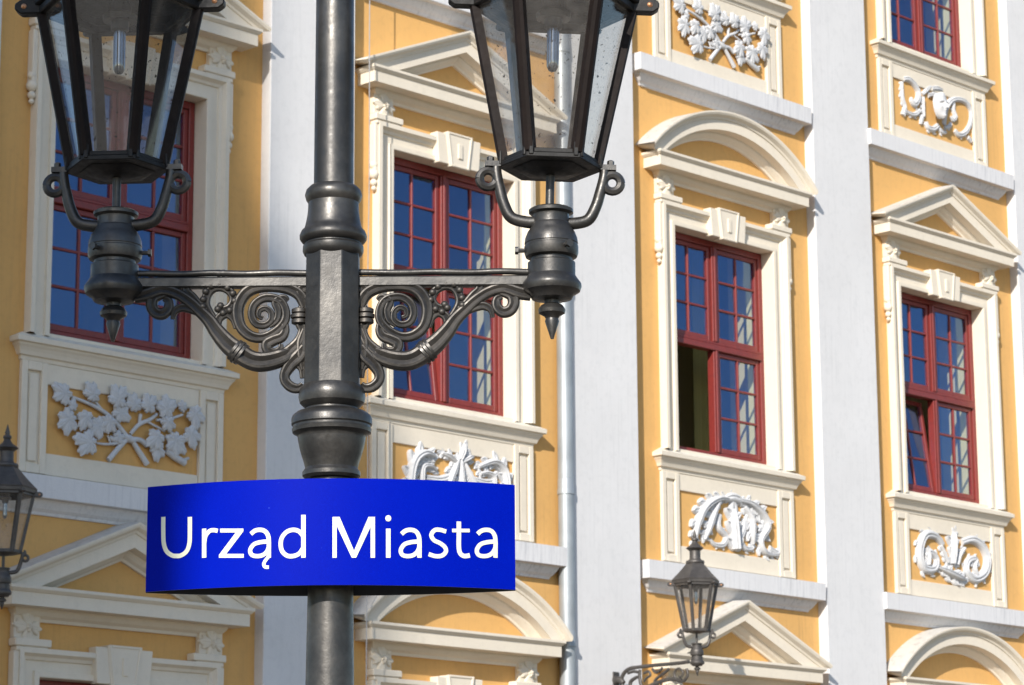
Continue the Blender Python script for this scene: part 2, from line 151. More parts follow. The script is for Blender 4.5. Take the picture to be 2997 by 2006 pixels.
M['letter'] = m_simple('cream_sign_lettering', (0.80, 0.79, 0.60), 0.5, 0, 3, 0.97)
M['paving'] = plaster('stone_paving', (0.22, 0.185, 0.145), (0.15, 0.13, 0.10), 0.4)
def m_sign():
    m, nt, bs = new_mat('blue_reflective_sheeting')
    n = noise(nt, 3.0, 3); tc = N(nt, 'ShaderNodeTexCoord')
    c = mix(nt, ramp(nt, n.outputs[0], 0.3, 0.7).outputs[0], (0.0, 0.006, 0.295), (0.0, 0.008, 0.335))
    w = N(nt, 'ShaderNodeTexNoise', Scale=420.0, Detail=1.0); nt.links.new(tc.outputs['Object'], w.inputs['Vector'])
    c = mix(nt, ramp(nt, w.outputs[0], 0.45, 0.7).outputs[0], c, (0.0, 0.010, 0.37))
    sp = noise(nt, 60, 3); c = mix(nt, ramp(nt, sp.outputs[0], 0.74, 0.80).outputs[0], c, (0.04, 0.09, 0.5))
    nt.links.new(c, bs.inputs['Base Color']); bs.inputs['Roughness'].default_value = 0.35; bs.inputs['Specular IOR Level'].default_value = 0.03
    bump(nt, bs, w.outputs[0], 0.06, 0.001); return m
M['blue'] = m_sign()
def m_glass(name, r0, tint, dust, dustcol, refl=(1,1,1), dirt_scale=30, rough=0.0, spots=False):
    m = bpy.data.materials.new(name); m.use_nodes = True; nt = m.node_tree; nt.nodes.clear()
    out = N(nt, 'ShaderNodeOutputMaterial'); lw = N(nt, 'ShaderNodeLayerWeight', Blend=0.5)
    p = N(nt, 'ShaderNodeMath', operation='POWER'); p.inputs[1].default_value = 5; nt.links.new(lw.outputs['Facing'], p.inputs[0])
    ma = N(nt, 'ShaderNodeMath', operation='MULTIPLY_ADD'); ma.inputs[1].default_value = 1-r0; ma.inputs[2].default_value = r0; nt.links.new(p.outputs[0], ma.inputs[0])
    tr = N(nt, 'ShaderNodeBsdfTransparent'); tr.inputs[0].default_value = (*tint, 1)
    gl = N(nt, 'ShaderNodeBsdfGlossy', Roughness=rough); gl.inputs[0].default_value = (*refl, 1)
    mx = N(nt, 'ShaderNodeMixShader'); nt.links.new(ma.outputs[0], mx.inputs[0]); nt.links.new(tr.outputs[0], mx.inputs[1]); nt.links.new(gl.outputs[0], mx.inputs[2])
    if dust:
        df = N(nt, 'ShaderNodeBsdfDiffuse'); df.inputs[0].default_value = (*dustcol, 1)
        a = noise(nt, dirt_scale, 5, 0.7); b = noise(nt, 5, 3)
        s = N(nt, 'ShaderNodeMath', operation='MULTIPLY'); nt.links.new(ramp(nt, a.outputs[0], 0.40, 0.80).outputs[0], s.inputs[0]); nt.links.new(b.outputs[0], s.inputs[1])
        s2 = N(nt, 'ShaderNodeMath', operation='MULTIPLY_ADD'); s2.inputs[1].default_value = dust*2.2; s2.inputs[2].default_value = dust*0.55; nt.links.new(s.outputs[0], s2.inputs[0])
        m2 = N(nt, 'ShaderNodeMixShader'); nt.links.new(s2.outputs[0], m2.inputs[0]); nt.links.new(mx.outputs[0], m2.inputs[1]); nt.links.new(df.outputs[0], m2.inputs[2]); mx = m2
    if spots:
        dk = N(nt, 'ShaderNodeBsdfDiffuse'); dk.inputs[0].default_value = (0.05, 0.04, 0.035, 1)
        sp = noise(nt, 95, 2, 0.5); m3 = N(nt, 'ShaderNodeMixShader'); nt.links.new(ramp(nt, sp.outputs[0], 0.70, 0.74).outputs[0], m3.inputs[0])
        nt.links.new(mx.outputs[0], m3.inputs[1]); nt.links.new(dk.outputs[0], m3.inputs[2]); mx = m3
    nt.links.new(mx.outputs[0], out.inputs[0]); return m
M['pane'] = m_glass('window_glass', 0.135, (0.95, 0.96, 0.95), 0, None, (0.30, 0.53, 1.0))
M['lampglass'] = m_glass('dusty_lantern_glass', 0.03, (0.93, 0.925, 0.915), 0.045, (0.50, 0.47, 0.44), spots=True)
M['bulb'] = m_simple('dark_lamp_tube_glass', (0.30, 0.34, 0.39), 0.12, 0.85, 8)

# ------------------------------------------------------------------ mesh helpers
class MB:
    def __init__(s): s.v = []; s.f = []; s.m = []; s.mi = 0
    def add(s, vs, fs):
        o = len(s.v); s.v += [tuple(v) for v in vs]; s.f += [tuple(i+o for i in f) for f in fs]; s.m += [s.mi]*len(fs)
        return s
    def box(s, x0, x1, y0, y1, z0, z1):
        return s.add([(x0,y0,z0),(x1,y0,z0),(x1,y1,z0),(x0,y1,z0),(x0,y0,z1),(x1,y0,z1),(x1,y1,z1),(x0,y1,z1)],
                     [(0,3,2,1),(4,5,6,7),(0,1,5,4),(1,2,6,5),(2,3,7,6),(3,0,4,7)])
    def grid(s, rows, closed_u=False, closed_v=False, cap=False):
        """rows: list of equal-length point lists"""
        n, k = len(rows), len(rows[0]); vs = [p for r in rows for p in r]; fs = []
        for i in range(n if closed_u else n-1):
            for j in range(k if closed_v else k-1):
                a, b = i*k+j, i*k+(j+1) % k; c, d = ((i+1) % n)*k+(j+1) % k, ((i+1) % n)*k+j
                fs.append((a, b, c, d))
        if cap: fs += [tuple(range(k-1, -1, -1)), tuple((n-1)*k+j for j in range(k))]
        return s.add(vs, fs)
    def lathe(s, prof, n=48, cx=0, cy=0, phase=0):
        rows = [[(cx+r*math.cos(phase+2*math.pi*j/n), cy+r*math.sin(phase+2*math.pi*j/n), z) for j in range(n)] for r, z in prof]
        return s.grid(rows, closed_v=True, cap=True)
    def cast(s, pts, rad, depth=0.9):
        """cast-iron scroll: flat-faced section with rounded shoulders and a groove in the front (-y) face"""
        sec = [(-1,-0.15),(-0.93,-0.62),(-0.72,-0.86),(-0.48,-0.92),(-0.27,-0.80),(0,-0.62),(0.27,-0.80),(0.48,-0.92),(0.72,-0.86),(0.93,-0.62),(1,-0.15),(0.93,0.5),(0.6,0.8),(-0.6,0.8),(-0.93,0.5)]
        rows = []
        for i, p in enumerate(pts):
            a = Vector(pts[max(i-1, 0)]); b = Vector(pts[min(i+1, len(pts)-1)]); t = (b-a).normalized(); y = Vector((0, 1, 0)); nrm = t.cross(y).normalized()
            rows.append([tuple(Vector(p)+nrm*(rad[i]*u)+y*(rad[i]*depth*v)) for u, v in sec])
        return s.grid(rows, closed_v=True, cap=True)
    def tube(s, pts, rad, n=10, depth=1.0, cap=True):
        """tube through 3-D points; rad per point; depth = squash of the cross-section along local y (for in-plane xz strokes)"""
        rows = []
        for i, p in enumerate(pts):
            a = Vector(pts[max(i-1, 0)]); b = Vector(pts[min(i+1, len(pts)-1)]); t = (b-a).normalized()
            yv = Vector((0, 1, 0)) if abs(t.y) < 0.9 else Vector((1, 0, 0))
            nrm = t.cross(yv).normalized(); bi = nrm.cross(t).normalized(); r = rad[i]
            rows.append([tuple(Vector(p)+nrm*(r*math.cos(2*math.pi*j/n))+bi*(r*depth*math.sin(2*math.pi*j/n))) for j in range(n)])
        return s.grid(rows, closed_v=True, cap=cap)
    def mesh(s, name, mats, smooth=None):
        me = bpy.data.meshes.new(name); me.from_pydata(s.v, [], s.f)
        for m in (mats if isinstance(mats, (list, tuple)) else [mats]): me.materials.append(M[m] if isinstance(m, str) else m)
        for p, i in zip(me.polygons, s.m): p.material_index = i
        bm = bmesh.new(); bm.from_mesh(me); bmesh.ops.recalc_face_normals(bm, faces=bm.faces); bm.to_mesh(me); bm.free()
        if smooth is not None:
            me.shade_smooth(); me.set_sharp_from_angle(angle=R(smooth))
        return me
def obj(name, me, parent=None, loc=(0,0,0), rot=(0,0,0), scale=(1,1,1)):
    o = bpy.data.objects.new(name, me); COL.objects.link(o)
    o.location = loc; o.rotation_euler = rot; o.scale = scale
    if parent: o.parent = parent
    return o
def thing(name, label, cat, loc=(0,0,0), rz=0, group=None):
    o = obj(name, None, None, loc, (0,0,rz)); o['label'] = label; o['category'] = cat
    o.empty_display_size = 0.2
    if group: o['group'] = group
    return o
def smoothpts(pts, sub=6):
    """Catmull-Rom through tuples of any length"""
    out = []; n = len(pts)
    for i in range(n-1):
        p0, p1, p2, p3 = pts[max(i-1,0)], pts[i], pts[i+1], pts[min(i+2,n-1)]
        for k in range(sub):
            t = k/sub
            out.append(tuple(0.5*((2*b)+(-a+c)*t+(2*a-5*b+4*c-d)*t*t+(-a+3*b-3*c+d)*t**3) for a, b, c, d in zip(p0,p1,p2,p3)))
    out.append(tuple(pts[-1])); return out
def bevel(me, w, seg=2, angle=30):
    bm = bmesh.new(); bm.from_mesh(me)
    es = [e for e in bm.edges if len(e.link_faces) == 2 and e.calc_face_angle(0) > R(angle)]
    bmesh.ops.bevel(bm, geom=es, offset=w, segments=seg, profile=0.5, affect='EDGES', clamp_overlap=True)
    bm.to_mesh(me); bm.free(); return me

# ------------------------------------------------------------------ ground
g = MB(); g.grid([[(-400,-400,0),(400,-400,0)],[(-400,400,0),(400,400,0)]])
o = obj('street', g.mesh('street', 'paving')); o['kind'] = 'structure'

# ------------------------------------------------------------------ town hall
hall = thing('town_hall', 'yellow baroque town hall facade with white pilasters, pedimented red windows and white stucco reliefs', 'building', (0, WALL_Y, 0))
BAYX = [14.32 + k*4 + d for k, d in enumerate((0, -0.062, 0.015, 0.0))]
BAYX = [BAYX[0]-4] + BAYX + [BAYX[3]+4]               # one more bay on either side
LV = {-1: EYE-5.25, 0: EYE, 1: EYE+5.36}               # storeys
OW, OZ0, OZ1 = 0.825, 4.965, 7.35                      # window opening: half width, bottom, top
XL, XR, TOP = BAYX[0]-2.4, BAYX[-1]+2.4, EYE+15.2

w = MB()
for x in BAYX:                                         # yellow wall, thick, with real openings
    pass
edges = [XL] + [e for x in BAYX for e in (x-OW, x+OW)] + [XR]
for i in range(0, len(edges), 2): w.box(edges[i], edges[i+1], 0, 0.2, 0, TOP)
for x in BAYX:
    zs = [0] + [z for l in (-1, 0, 1) for z in (LV[l]+OZ0, LV[l]+OZ1)] + [TOP]
    for i in range(0, len(zs), 2): w.box(x-OW, x+OW, 0.0, 0.2, zs[i], zs[i+1])
obj('wall', w.mesh('wall', 'yellow'), hall)
b = MB(); b.box(XL, XR, 5.0, 14, 0, TOP); obj('rear_block', b.mesh('rear_block', 'house'), hall)
rf = MB(); rf.grid([[(XL-0.3, -0.5, TOP+0.3), (XR+0.3, -0.5, TOP+0.3)], [(XL-0.3, 7, TOP+5), (XR+0.3, 7, TOP+5)], [(XL-0.3, 14.5, TOP+0.3), (XR+0.3, 14.5, TOP+0.3)], [(XL-0.3, -0.5, TOP+0.3), (XR+0.3, -0.5, TOP+0.3)]])
obj('roof', rf.mesh('roof', 'tile'), hall)
ec = MB(); ec.box(XL-0.2, XR+0.2, -0.45, 0.3, TOP-0.1, TOP+0.28); obj('eaves_cornice', ec.mesh('eaves_cornice', 'white'), hall)
pm = MB(); pm.box(-0.52, 0.52, -0.12, 0.2, 0, TOP-0.1); pm = bevel(pm.mesh('pilaster', 'white'), 0.006, 1)
PILX = [x+2.025 for x in BAYX]; PILX = [BAYX[0]-1.975] + PILX
for x in PILX: obj('pilaster', pm, hall, (x, 0, 0))

# --- moulded pieces shared by all bays (x from the bay axis, z at the main storey)
def hcornice(prof, hw, mb=None):
    """horizontal moulding with mitred returns; prof = (projection, z)"""
    mb = mb or MB(); rows = [[(-hw-o, 0.02, z), (-hw-o, -o, z), (hw+o, -o, z), (hw+o, 0.02, z)] for o, z in prof]; mb.grid(rows[:-1]); mb.mi = 1; mb.grid(rows[-2:]); mb.mi = 0
    return mb
def side_arc(cx, cz, r0, a0, a1, n): return [(cx+r0*math.sin(a0+(a1-a0)*i/n), cz+r0*math.cos(a0+(a1-a0)*i/n)) for i in range(n+1)]
# window surround: architrave swept round the opening
arch = [(-0.004, -0.14), (-0.004, 0.05), (0.002, 0.055), (0.045, 0.055), (0.05, 0.03), (0.128, 0.03), (0.136, 0.048), (0.160, 0.058), (0.176, 0.082), (0.184, 0.096), (0.225, 0.096), (0.225, -0.01)]
s = MB(); s.grid([[(-OW-q, -o, 4.93), (-OW-q, -o, OZ1+q), (OW+q, -o, OZ1+q), (OW+q, -o, 4.93)] for q, o in arch])
ME_arch = s.mesh('architrave', 'cream')
ME_ear, ME_drop = {}, {}
for sg in (-1, 1):
    e = MB()
    xs = sorted((sg*0.745, sg*1.104)); e.box(xs[0], xs[1], -0.105, 0, 7.585, 7.648)
    xs = sorted((sg*0.772, sg*1.085)); e.box(xs[0], xs[1], -0.094, 0, 7.545, 7.586)
    xs = sorted((sg*1.045, sg*1.1)); e.box(xs[0], xs[1], -0.082, 0, 7.03, 7.546)
    ME_ear[sg] = bevel(e.mesh('ear_moulding', 'cream'), 0.008, 1)
    d = MB()
    for i, (r0, zz) in enumerate(((0.042, 7.14), (0.05, 7.05), (0.036, 6.97), (0.024, 6.915))):
        d.lathe([(r0*math.sin(t*math.pi/6)+0.001, zz-r0*math.cos(t*math.pi/6)) for t in range(7)], 12, sg*1.078, -0.045)
    ME_drop[sg] = d.mesh('ear_drop', 'cream', 60)
def wedge(mb, t0, b0, z1, z0, o, y0=0):
    mb.add([(-b0,-o,z0),(b0,-o,z0),(t0,-o,z1),(-t0,-o,z1),(-b0,y0,z0),(b0,y0,z0),(t0,y0,z1),(-t0,y0,z1)], [(0,1,2,3),(4,7,6,5),(0,4,5,1),(1,5,6,2),(2,6,7,3),(3,7,4,0)])
kmb = MB(); wedge(kmb, 0.30, 0.275, 7.628, 7.325, 0.104)
ME_keyback = bevel(kmb.mesh('keystone_back', 'cream'), 0.006, 1)
kmb = MB(); wedge(kmb, 0.182, 0.135, 7.645, 7.305, 0.114)
for a, b2 in ((0.165, 0.115),):                        # raised rim and small centre bar
    for sg in (-1, 1):
        kmb.add([(sg*0.172,-0.123,7.65),(sg*0.148,-0.123,7.65),(sg*0.098,-0.123,7.31),(sg*0.12,-0.123,7.31),(sg*0.172,-0.105,7.65),(sg*0.148,-0.105,7.65),(sg*0.098,-0.105,7.31),(sg*0.12,-0.105,7.31)], [(0,1,2,3),(0,4,5,1),(1,5,6,2),(2,6,7,3),(3,7,4,0)])
    kmb.box(-0.146, 0.146, -0.1225, -0.105, 7.628, 7.65); kmb.box(-0.097, 0.097, -0.1225, -0.105, 7.31, 7.333)
    kmb.box(-0.028, 0.028, -0.127, -0.105, 7.40, 7.55)
ME_key = bevel(kmb.mesh('keystone', 'cream'), 0.004, 1)
# carved capitals under the cornice
def leaf_mesh(name, lobes, depth, seed, mat='relief', tipped=0.0, H=0.35):
    rnd = random.Random(seed); seg, rings = 70, 8; rows = []; ph = [rnd.uniform(0.85, 1.12) for _ in range(lobes+1)]
    for i in range(rings+1):
        q = i/rings; row = []
        for j in range(seg):
            th = 2*math.pi*j/seg; l = th/(2*math.pi)*lobes; k = int(l) % lobes; fr = l-int(l)
            lob = (1-abs(2*fr-1)**1.5)**0.8; serr = 0.13*math.sin(th*lobes*3+seed)
            rad = (1-depth+depth*lob+serr*depth*2)*(ph[k]*(1-abs(fr-0.5)*0.2))*(1+tipped*math.cos(th))
            h = H*(0.75-0.5*q**2.0)+0.26*H*(lob-0.5)*q*(1-0.4*q)*2-(0.22*H*max(0, 1-abs(fr-0.5)*12)*q*(1.2-q)*3)
            if q == 1: h = 0.04
            row.append((rad*q*0.5*math.cos(th), -h*0.5-(0.06 if q < 1 else 0), rad*q*0.5*math.sin(th)))
        rows.append(row)
    rows.append([(x*0.94, 0.03, z*0.94) for x, y, z in rows[-1]])
    mb = MB(); mb.grid(rows, closed_v=True); return mb.mesh(name, mat, 50)
LEAF = [leaf_mesh('leaf', 5, 0.24, 1, tipped=0.30), leaf_mesh('leaf', 7, 0.22, 2, tipped=0.24), leaf_mesh('leaf', 5, 0.27, 3, tipped=0.36)]
ROSE = leaf_mesh('rosette', 4, 0.40, 5, 'cream', H=0.5); BUD = leaf_mesh('bud', 5, 0.2, 8, 'cream', H=0.7)
cb = MB(); cb.box(-0.128, 0.128, -0.06, 0, 7.649, 7.86); ME_cap = bevel(cb.mesh('capital', 'cream'), 0.006, 1)
# pediments
HC = [(0, 7.795), (0.03, 7.795), (0.04, 7.82), (0.075, 7.842), (0.10, 7.872), (0.105, 7.893), (0.235, 7.897), (0.235, 8.002), (0.245, 8.007), (0.268, 8.030), (0.268, 8.055), (0, 8.085)]
ME_hcor = hcornice(HC, 1.012).mesh('horizontal_cornice', ['cream', 'top'])
RC = [(0, -0.25), (0.03, -0.25), (0.04, -0.23), (0.075, -0.21), (0.10, -0.185), (0.102, -0.168), (0.205, -0.163), (0.205, -0.055), (0.218, -0.05), (0.225, -0.03), (0.262, -0.008), (0.272, 0.012), (0.272, 0.03), (0, 0.045)]
def tri_pediment():
    hw, z0, z1 = 1.375, 8.06, 8.645; c = math.cos(math.atan2(z1-z0, hw)); mb = MB()
    def pl(o, n):
        zz = n/c
        # keep the foot of the rake above the horizontal cornice
        x = hw
        lo = 8.056
        zf = z0+zz
        if zf < lo: x = hw*(1-(lo-zf)/(z1-z0)); zf = lo
        return [(-x, -o, zf), (0, -o, z1+zz), (x, -o, zf)]
    rows = [pl(o, n) for o, n in RC]; mb.grid(rows[:-1]); mb.mi = 1; mb.grid(rows[-2:]); mb.mi = 0
    for sg in (0, 2):                                   # end faces
        pts = [pl(o, n)[sg] for o, n in RC]; mb.add(pts, [tuple(range(len(pts)))])
    return mb
def arc_pediment():
    hw, z0, z1 = 1.375, 8.06, 8.665; rise = z1-z0; Rr = (hw*hw+rise*rise)/(2*rise); zc = z1-Rr; mb = MB(); n = 40
    rows = []
    for o, nn in RC:
        rho = Rr+nn; zend = 8.056; x = hw
        zf = zc+math.sqrt(max(rho*rho-hw*hw, 0))
        if zf < zend: x = math.sqrt(rho*rho-(zend-zc)**2)
        am = math.asin(min(1, x/rho)); rows.append([(rho*math.sin(-am+2*am*i/n), -o, zc+rho*math.cos(-am+2*am*i/n)) for i in range(n+1)])
    mb.grid(rows[:-1]); mb.mi = 1; mb.grid(rows[-2:]); mb.mi = 0
    for k in (0, n): mb.add([r0[k] for r0 in rows], [tuple(range(len(rows)))])
    return mb
ME_tri = tri_pediment().mesh('raking_cornice', ['cream', 'top']); ME_arc = arc_pediment().mesh('arched_cornice', ['cream', 'top'], 25)
# sill, apron, string course
SL = [(0, 4.70), (0.03, 4.70), (0.034, 4.735), (0.055, 4.742), (0.066, 4.772), (0.082, 4.80), (0.098, 4.818), (0.102, 4.836), (0.126, 4.838), (0.128, 4.882), (0, 4.945)]
sl = hcornice(SL, 1.06); sl.box(-OW+0.002, OW-0.002, -0.02, 0.20, 4.85, 4.962); ME_sill = bevel(sl.mesh('sill', ['cream', 'sill']), 0.004, 1, 60)
ap = MB(); ap.box(-0.812, 0.812, -0.024, 0, 4.525, 4.6995); ME_toprail = bevel(ap.mesh('apron_rail', 'cream'), 0.004, 1)
ap = MB(); ap.box(-0.812, 0.812, -0.026, 0, 3.765, 3.945); ME_botrail = bevel(ap.mesh('apron_rail', 'cream'), 0.004, 1)
ap = MB(); x0, x1, z0, z1 = -0.133, 0.133, 3.765, 4.6995
ap.box(x0, x1, -0.012, 0, z0, z1)
for bx in ((x0, x0+0.062, z0, z1), (x1-0.062, x1, z0, z1), (x0+0.062, x1-0.062, z1-0.075, z1), (x0+0.062, x1-0.062, z0, z0+0.075)): ap.box(bx[0], bx[1], -0.042, -0.0125, bx[2], bx[3])
ap.box(x0+0.088, x1-0.088, -0.028, -0.0125, z0+0.10, z1-0.10)
ME_ped = bevel(ap.mesh('apron_pedestal', 'cream'), 0.005, 1)
BD = [(0, 3.425), (0.02, 3.425), (0.03, 3.45), (0.055, 3.475), (0.085, 3.52), (0.095, 3.545), (0.155, 3.548), (0.16, 3.735), (0, 3.762)]
ME_band = bevel(hcornice(BD, 1.29).mesh('string_course', ['band', 'top']), 0.004, 1, 60)

# --- window
fr = MB(); OX = OW-0.006
for bx in ((-OX, -0.755, 0.032, 0.12, OZ0, OZ1-0.006), (0.755, OX, 0.032, 0.12, OZ0, OZ1-0.006), (-0.755, 0.755, 0.034, 0.12, 7.275, OZ1-0.006), (-0.755, 0.755, 0.03, 0.12, OZ0, 5.03),
           (-0.755, 0.755, 0.012, 0.12, 6.135, 6.20), (-0.755, 0.755, 0.022, 0.12, 6.20, 6.232), (-0.042, 0.042, 0.026, 0.118, 5.03, 6.135), (-0.042, 0.042, 0.026, 0.118, 6.232, 7.275), (-0.018, 0.018, 0.012, 0.026, 5.03, 6.135), (-0.018, 0.018, 0.012, 0.026, 6.232, 7.275)): fr.box(*bx)
ME_frame = bevel(fr.mesh('window', 'red'), 0.006, 1)
SW = 0.704
def sash(h):
    mb = MB(); st = 0.046
    mb.box(0, st, 0, 0.052, 0, h); mb.box(SW-st, SW, 0, 0.052, 0, h); mb.box(st, SW-st, 0.002, 0.05, 0, st+0.012); mb.box(st, SW-st, 0.002, 0.05, h-st, h)
    mb.box(SW/2-0.0125, SW/2+0.0125, 0.006, 0.046, st, h-st)
    ph = (h-2*st-0.012)/3
    for i in (1, 2): mb.box(st, SW-st, 0.008, 0.044, st+0.012+ph*i-0.0125, st+0.012+ph*i+0.0125)
    pw = (SW-2*st)/2
    cells = [(st+pw*(c+0.5)-0, st+0.012+ph*(r0+0.5)) for c in (0, 1) for r0 in (0, 1, 2)]
    pm_ = MB(); pm_.box(-pw/2+0.004, pw/2-0.004, -0.002, 0.002, -ph/2+0.004, ph/2-0.004)
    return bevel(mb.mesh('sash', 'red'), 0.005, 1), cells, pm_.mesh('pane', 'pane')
SASH_U, SASH_L = sash(1.035), sash(1.097)
rm = MB()                                              # pale inner reveal, then the dim room behind
ny0, ny1 = 0.121, 0.62
def ringbox(y, hx, za, zb): return [(-hx, y, za), (hx, y, za), (hx, y, zb), (-hx, y, zb)]
rm.grid([ringbox(ny0, 0.80, 4.99, 7.33), ringbox(ny1, 0.94, 4.9, 7.5)], closed_v=True)
rm.mi = 1
rm.grid([ringbox(ny1, 0.94, 4.9, 7.5), ringbox(ny1+0.001, 1.9, 4.1, 8.3), ringbox(4.6, 1.9, 4.1, 8.3)], closed_v=True)
rm.add(ringbox(4.6, 1.9, 4.1, 8.3), [(0, 1, 2, 3)])
ME_room = rm.mesh('window_niche', ['niche', 'room'])
def window(x, lv, opened=None):
    z = LV[lv]; win = obj('window', ME_frame, hall, (x, 0.08, z))
    obj('window_niche', ME_room, win)
    if opened == 'open':
        cu = MB(); cu.grid([[(0.60+0.011*i, 0.86+0.022*math.sin(i*1.25)+0.004*math.sin(i*3.1), zz) for i in range(44)] for zz in (4.6, 7.9)]); obj('curtain', cu.mesh('curtain', 'curtain', 60), win)
    for sx in (-1, 1):
        for up in (0, 1):
            me, cells, pane = SASH_U if up else SASH_L
            x0 = 0.048 if sx > 0 else -0.048-SW; z0 = 6.236 if up else 5.034
            rot = Matrix.Identity(4)
            if opened and sx < 0 and not up:
                if opened == 'tilt': rot = Matrix.Rotation(R(-7.5), 4, 'X')
                else: rot = Matrix.Rotation(R(98), 4, 'Z')
            base = Matrix.Translation((x0, 0.05, z0)) @ rot
            so = obj('sash', me, win); so.matrix_local = base
            for cx, cz in cells:
                p = obj('pane', pane, win)
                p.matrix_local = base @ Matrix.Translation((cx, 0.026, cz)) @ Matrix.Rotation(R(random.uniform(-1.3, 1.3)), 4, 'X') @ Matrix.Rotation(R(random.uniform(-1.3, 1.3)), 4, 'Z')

# --- relief carving
def stroke_mesh(name, pts, mat='relief', y=-0.05, depth=0.9):
    sp = smoothpts(pts, 5); mb = MB(); mb.tube([(p[0], y, p[1]) for p in sp], [max(p[2], 0.004) for p in sp], 10, depth); return mb.mesh(name, mat, 60)
def leaflet(mb, x, z, ang, ln, wd, h0, y=-0.01):
    """pointed, ribbed lobe lying on the panel, growing from (x, z) along ang"""
    c, s_ = math.cos(ang), math.sin(ang); n, K = 8, 9; rows = []
    for i in range(n+1):
        t = i/n; w = wd*(math.sin(math.pi*min(1, t*0.90+0.10))**0.55)*(1-0.2*t)+0.0008
        curl = -0.12*ln*math.sin(math.pi*t); row = []
        for j in range(K):
            q = -1+2*j/(K-1); u = t*ln; v = q*w+curl
            hh = h0*0.8*(1-0.35*t)*(1-abs(q)**2.2)-h0*0.42*math.exp(-(q/0.22)**2)*math.sin(math.pi*t)+h0*0.25*t*t
            row.append((x+u*c-v*s_, y-max(hh, 0)-0.004, z+u*s_+v*c))
        row = [(row[0][0], 0.012, row[0][2])]+row+[(row[-1][0], 0.012, row[-1][2])]; rows.append(row)
    mb.grid(rows)
    for k in (0, n): mb.add(rows[k], [tuple(range(K+2))])
def ribbed(mb, sp, wf, hf, y=-0.012):
    """raised band with a groove along it"""
    n = len(sp); K = 11; rows = []
    for i, p in enumerate(sp):
        a, b2 = sp[max(i-1,0)], sp[min(i+1,n-1)]; tx, tz = b2[0]-a[0], b2[1]-a[1]; l = math.hypot(tx, tz) or 1; tx /= l; tz /= l; row = []
        for j in range(K):
            q = -1+2*j/(K-1); ww = p[2]*wf; h = p[2]*hf*((1-abs(q)**3)*0.9-0.38*math.exp(-((q-0.15)/0.2)**2)+0.1)
            row.append((p[0]-tz*q*ww, y-max(h, 0)-0.004, p[1]+tx*q*ww))
        rows.append([(row[0][0], 0.012, row[0][2])]+row+[(row[-1][0], 0.012, row[-1][2])])
    mb.grid(rows)
    for k in (0, n-1): mb.add(rows[k], [tuple(range(K+2))])
def along(pts, step):
    sp = smoothpts(pts, 12); acc = 0; out = []; nxt = 0
    for i in range(1, len(sp)):
        d = math.hypot(sp[i][0]-sp[i-1][0], sp[i][1]-sp[i-1][1]); acc += d
        if acc >= nxt:
            out.append((sp[i][0], sp[i][1], sp[i][2], math.atan2(sp[i][1]-sp[i-1][1], sp[i][0]-sp[i-1][0]))); nxt = acc+step(sp[i][2])
    return sp, out
def acanthus_mesh(name, pts, mat='relief'):
    mb = MB(); sp, st = along(pts, lambda w: w*0.85+0.012)
    ribbed(mb, sp, 0.34, 0.75, -0.03)
    for k, (x, z, w, an) in enumerate(st):
        for sg in (-1, 1): leaflet(mb, x, z, an+sg*R(52-12*(k % 2)), w*1.08, w*0.44, w*0.55, -0.012-0.006*(k % 2))
    x, z, w, an = st[-1]; leaflet(mb, x, z, an, max(w, 0.03)*1.5, max(w, 0.03)*0.6, w*0.5)
    return mb.mesh(name, mat, 50)
def volute_mesh(name, pts, mat='relief'):
    mb = MB(); sp, st = along(pts, lambda w: w*1.5+0.02); ribbed(mb, sp, 0.78, 1.0, -0.015)
    cx_ = sum(p[0] for p in pts)/len(pts); cz_ = sum(p[1] for p in pts)/len(pts)
    for x, z, w, an in st[:-1]:
        sg = 1 if (math.cos(an)*(z-cz_)-math.sin(an)*(x-cx_)) > 0 else -1
        leaflet(mb, x-math.sin(an)*sg*w*0.4, z+math.cos(an)*sg*w*0.4, an+sg*R(35), w*1.3, w*0.42, w*0.6, -0.01)
    return mb.mesh(name, mat, 50)
def face_mesh(rx, rz):
    rows = []; n, k = 30, 26
    def G(x, z, cx, cz, sx, sz): return math.exp(-((x-cx)/sx)**2-((z-cz)/sz)**2)
    for i in range(n+1):
        row = []
        for j in range(k+1):
            x = -1+2*j/k; z = -1+2*i/n; sq = math.sqrt(max(0, 1-z*z*0.96)); X = x*sq*(0.92+0.1*z)
            h = 0.62*math.sqrt(max(0, 1-x*x*0.98))*(0.75+0.25*sq)
            h += 0.30*G(X, z, 0, -0.05, 0.13, 0.24)+0.12*G(X, z, 0, -0.2, 0.16, 0.09)       # nose
            h += 0.13*G(abs(X), z, 0.34, 0.26, 0.26, 0.07)-0.16*G(abs(X), z, 0.34, 0.12, 0.17, 0.09)+0.06*G(abs(X), z, 0.34, 0.11, 0.09, 0.05)
            h += 0.11*G(X, z, 0, -0.42, 0.24, 0.06)-0.08*G(X, z, 0, -0.49, 0.22, 0.025)+0.10*G(X, z, 0, -0.56, 0.18, 0.055)+0.14*G(X, z, 0, -0.78, 0.2, 0.12)
            h += 0.08*G(abs(X), z, 0.45, -0.2, 0.22, 0.22)
            row.append((X*rx, -0.05-h*rx*1.1, z*rz))
        rows.append(row)
    mb = MB(); mb.grid(rows); return mb.mesh('carved_face', 'relief', 70)
def leaf_relief(parent):
    for i, (x, z, wd, an) in enumerate(A_LEAVES):
        obj('leaf', LEAF[i % 3], parent, (x, -0.040-0.02*((i*7) % 3)/2, z), (0, R(-an), 0), (wd*1.5, 0.14 if wd > 0.1 else 0.11, wd*1.32))
    for b0 in A_BRANCH: obj('branch', stroke_mesh('branch', b0, y=-0.035), parent)
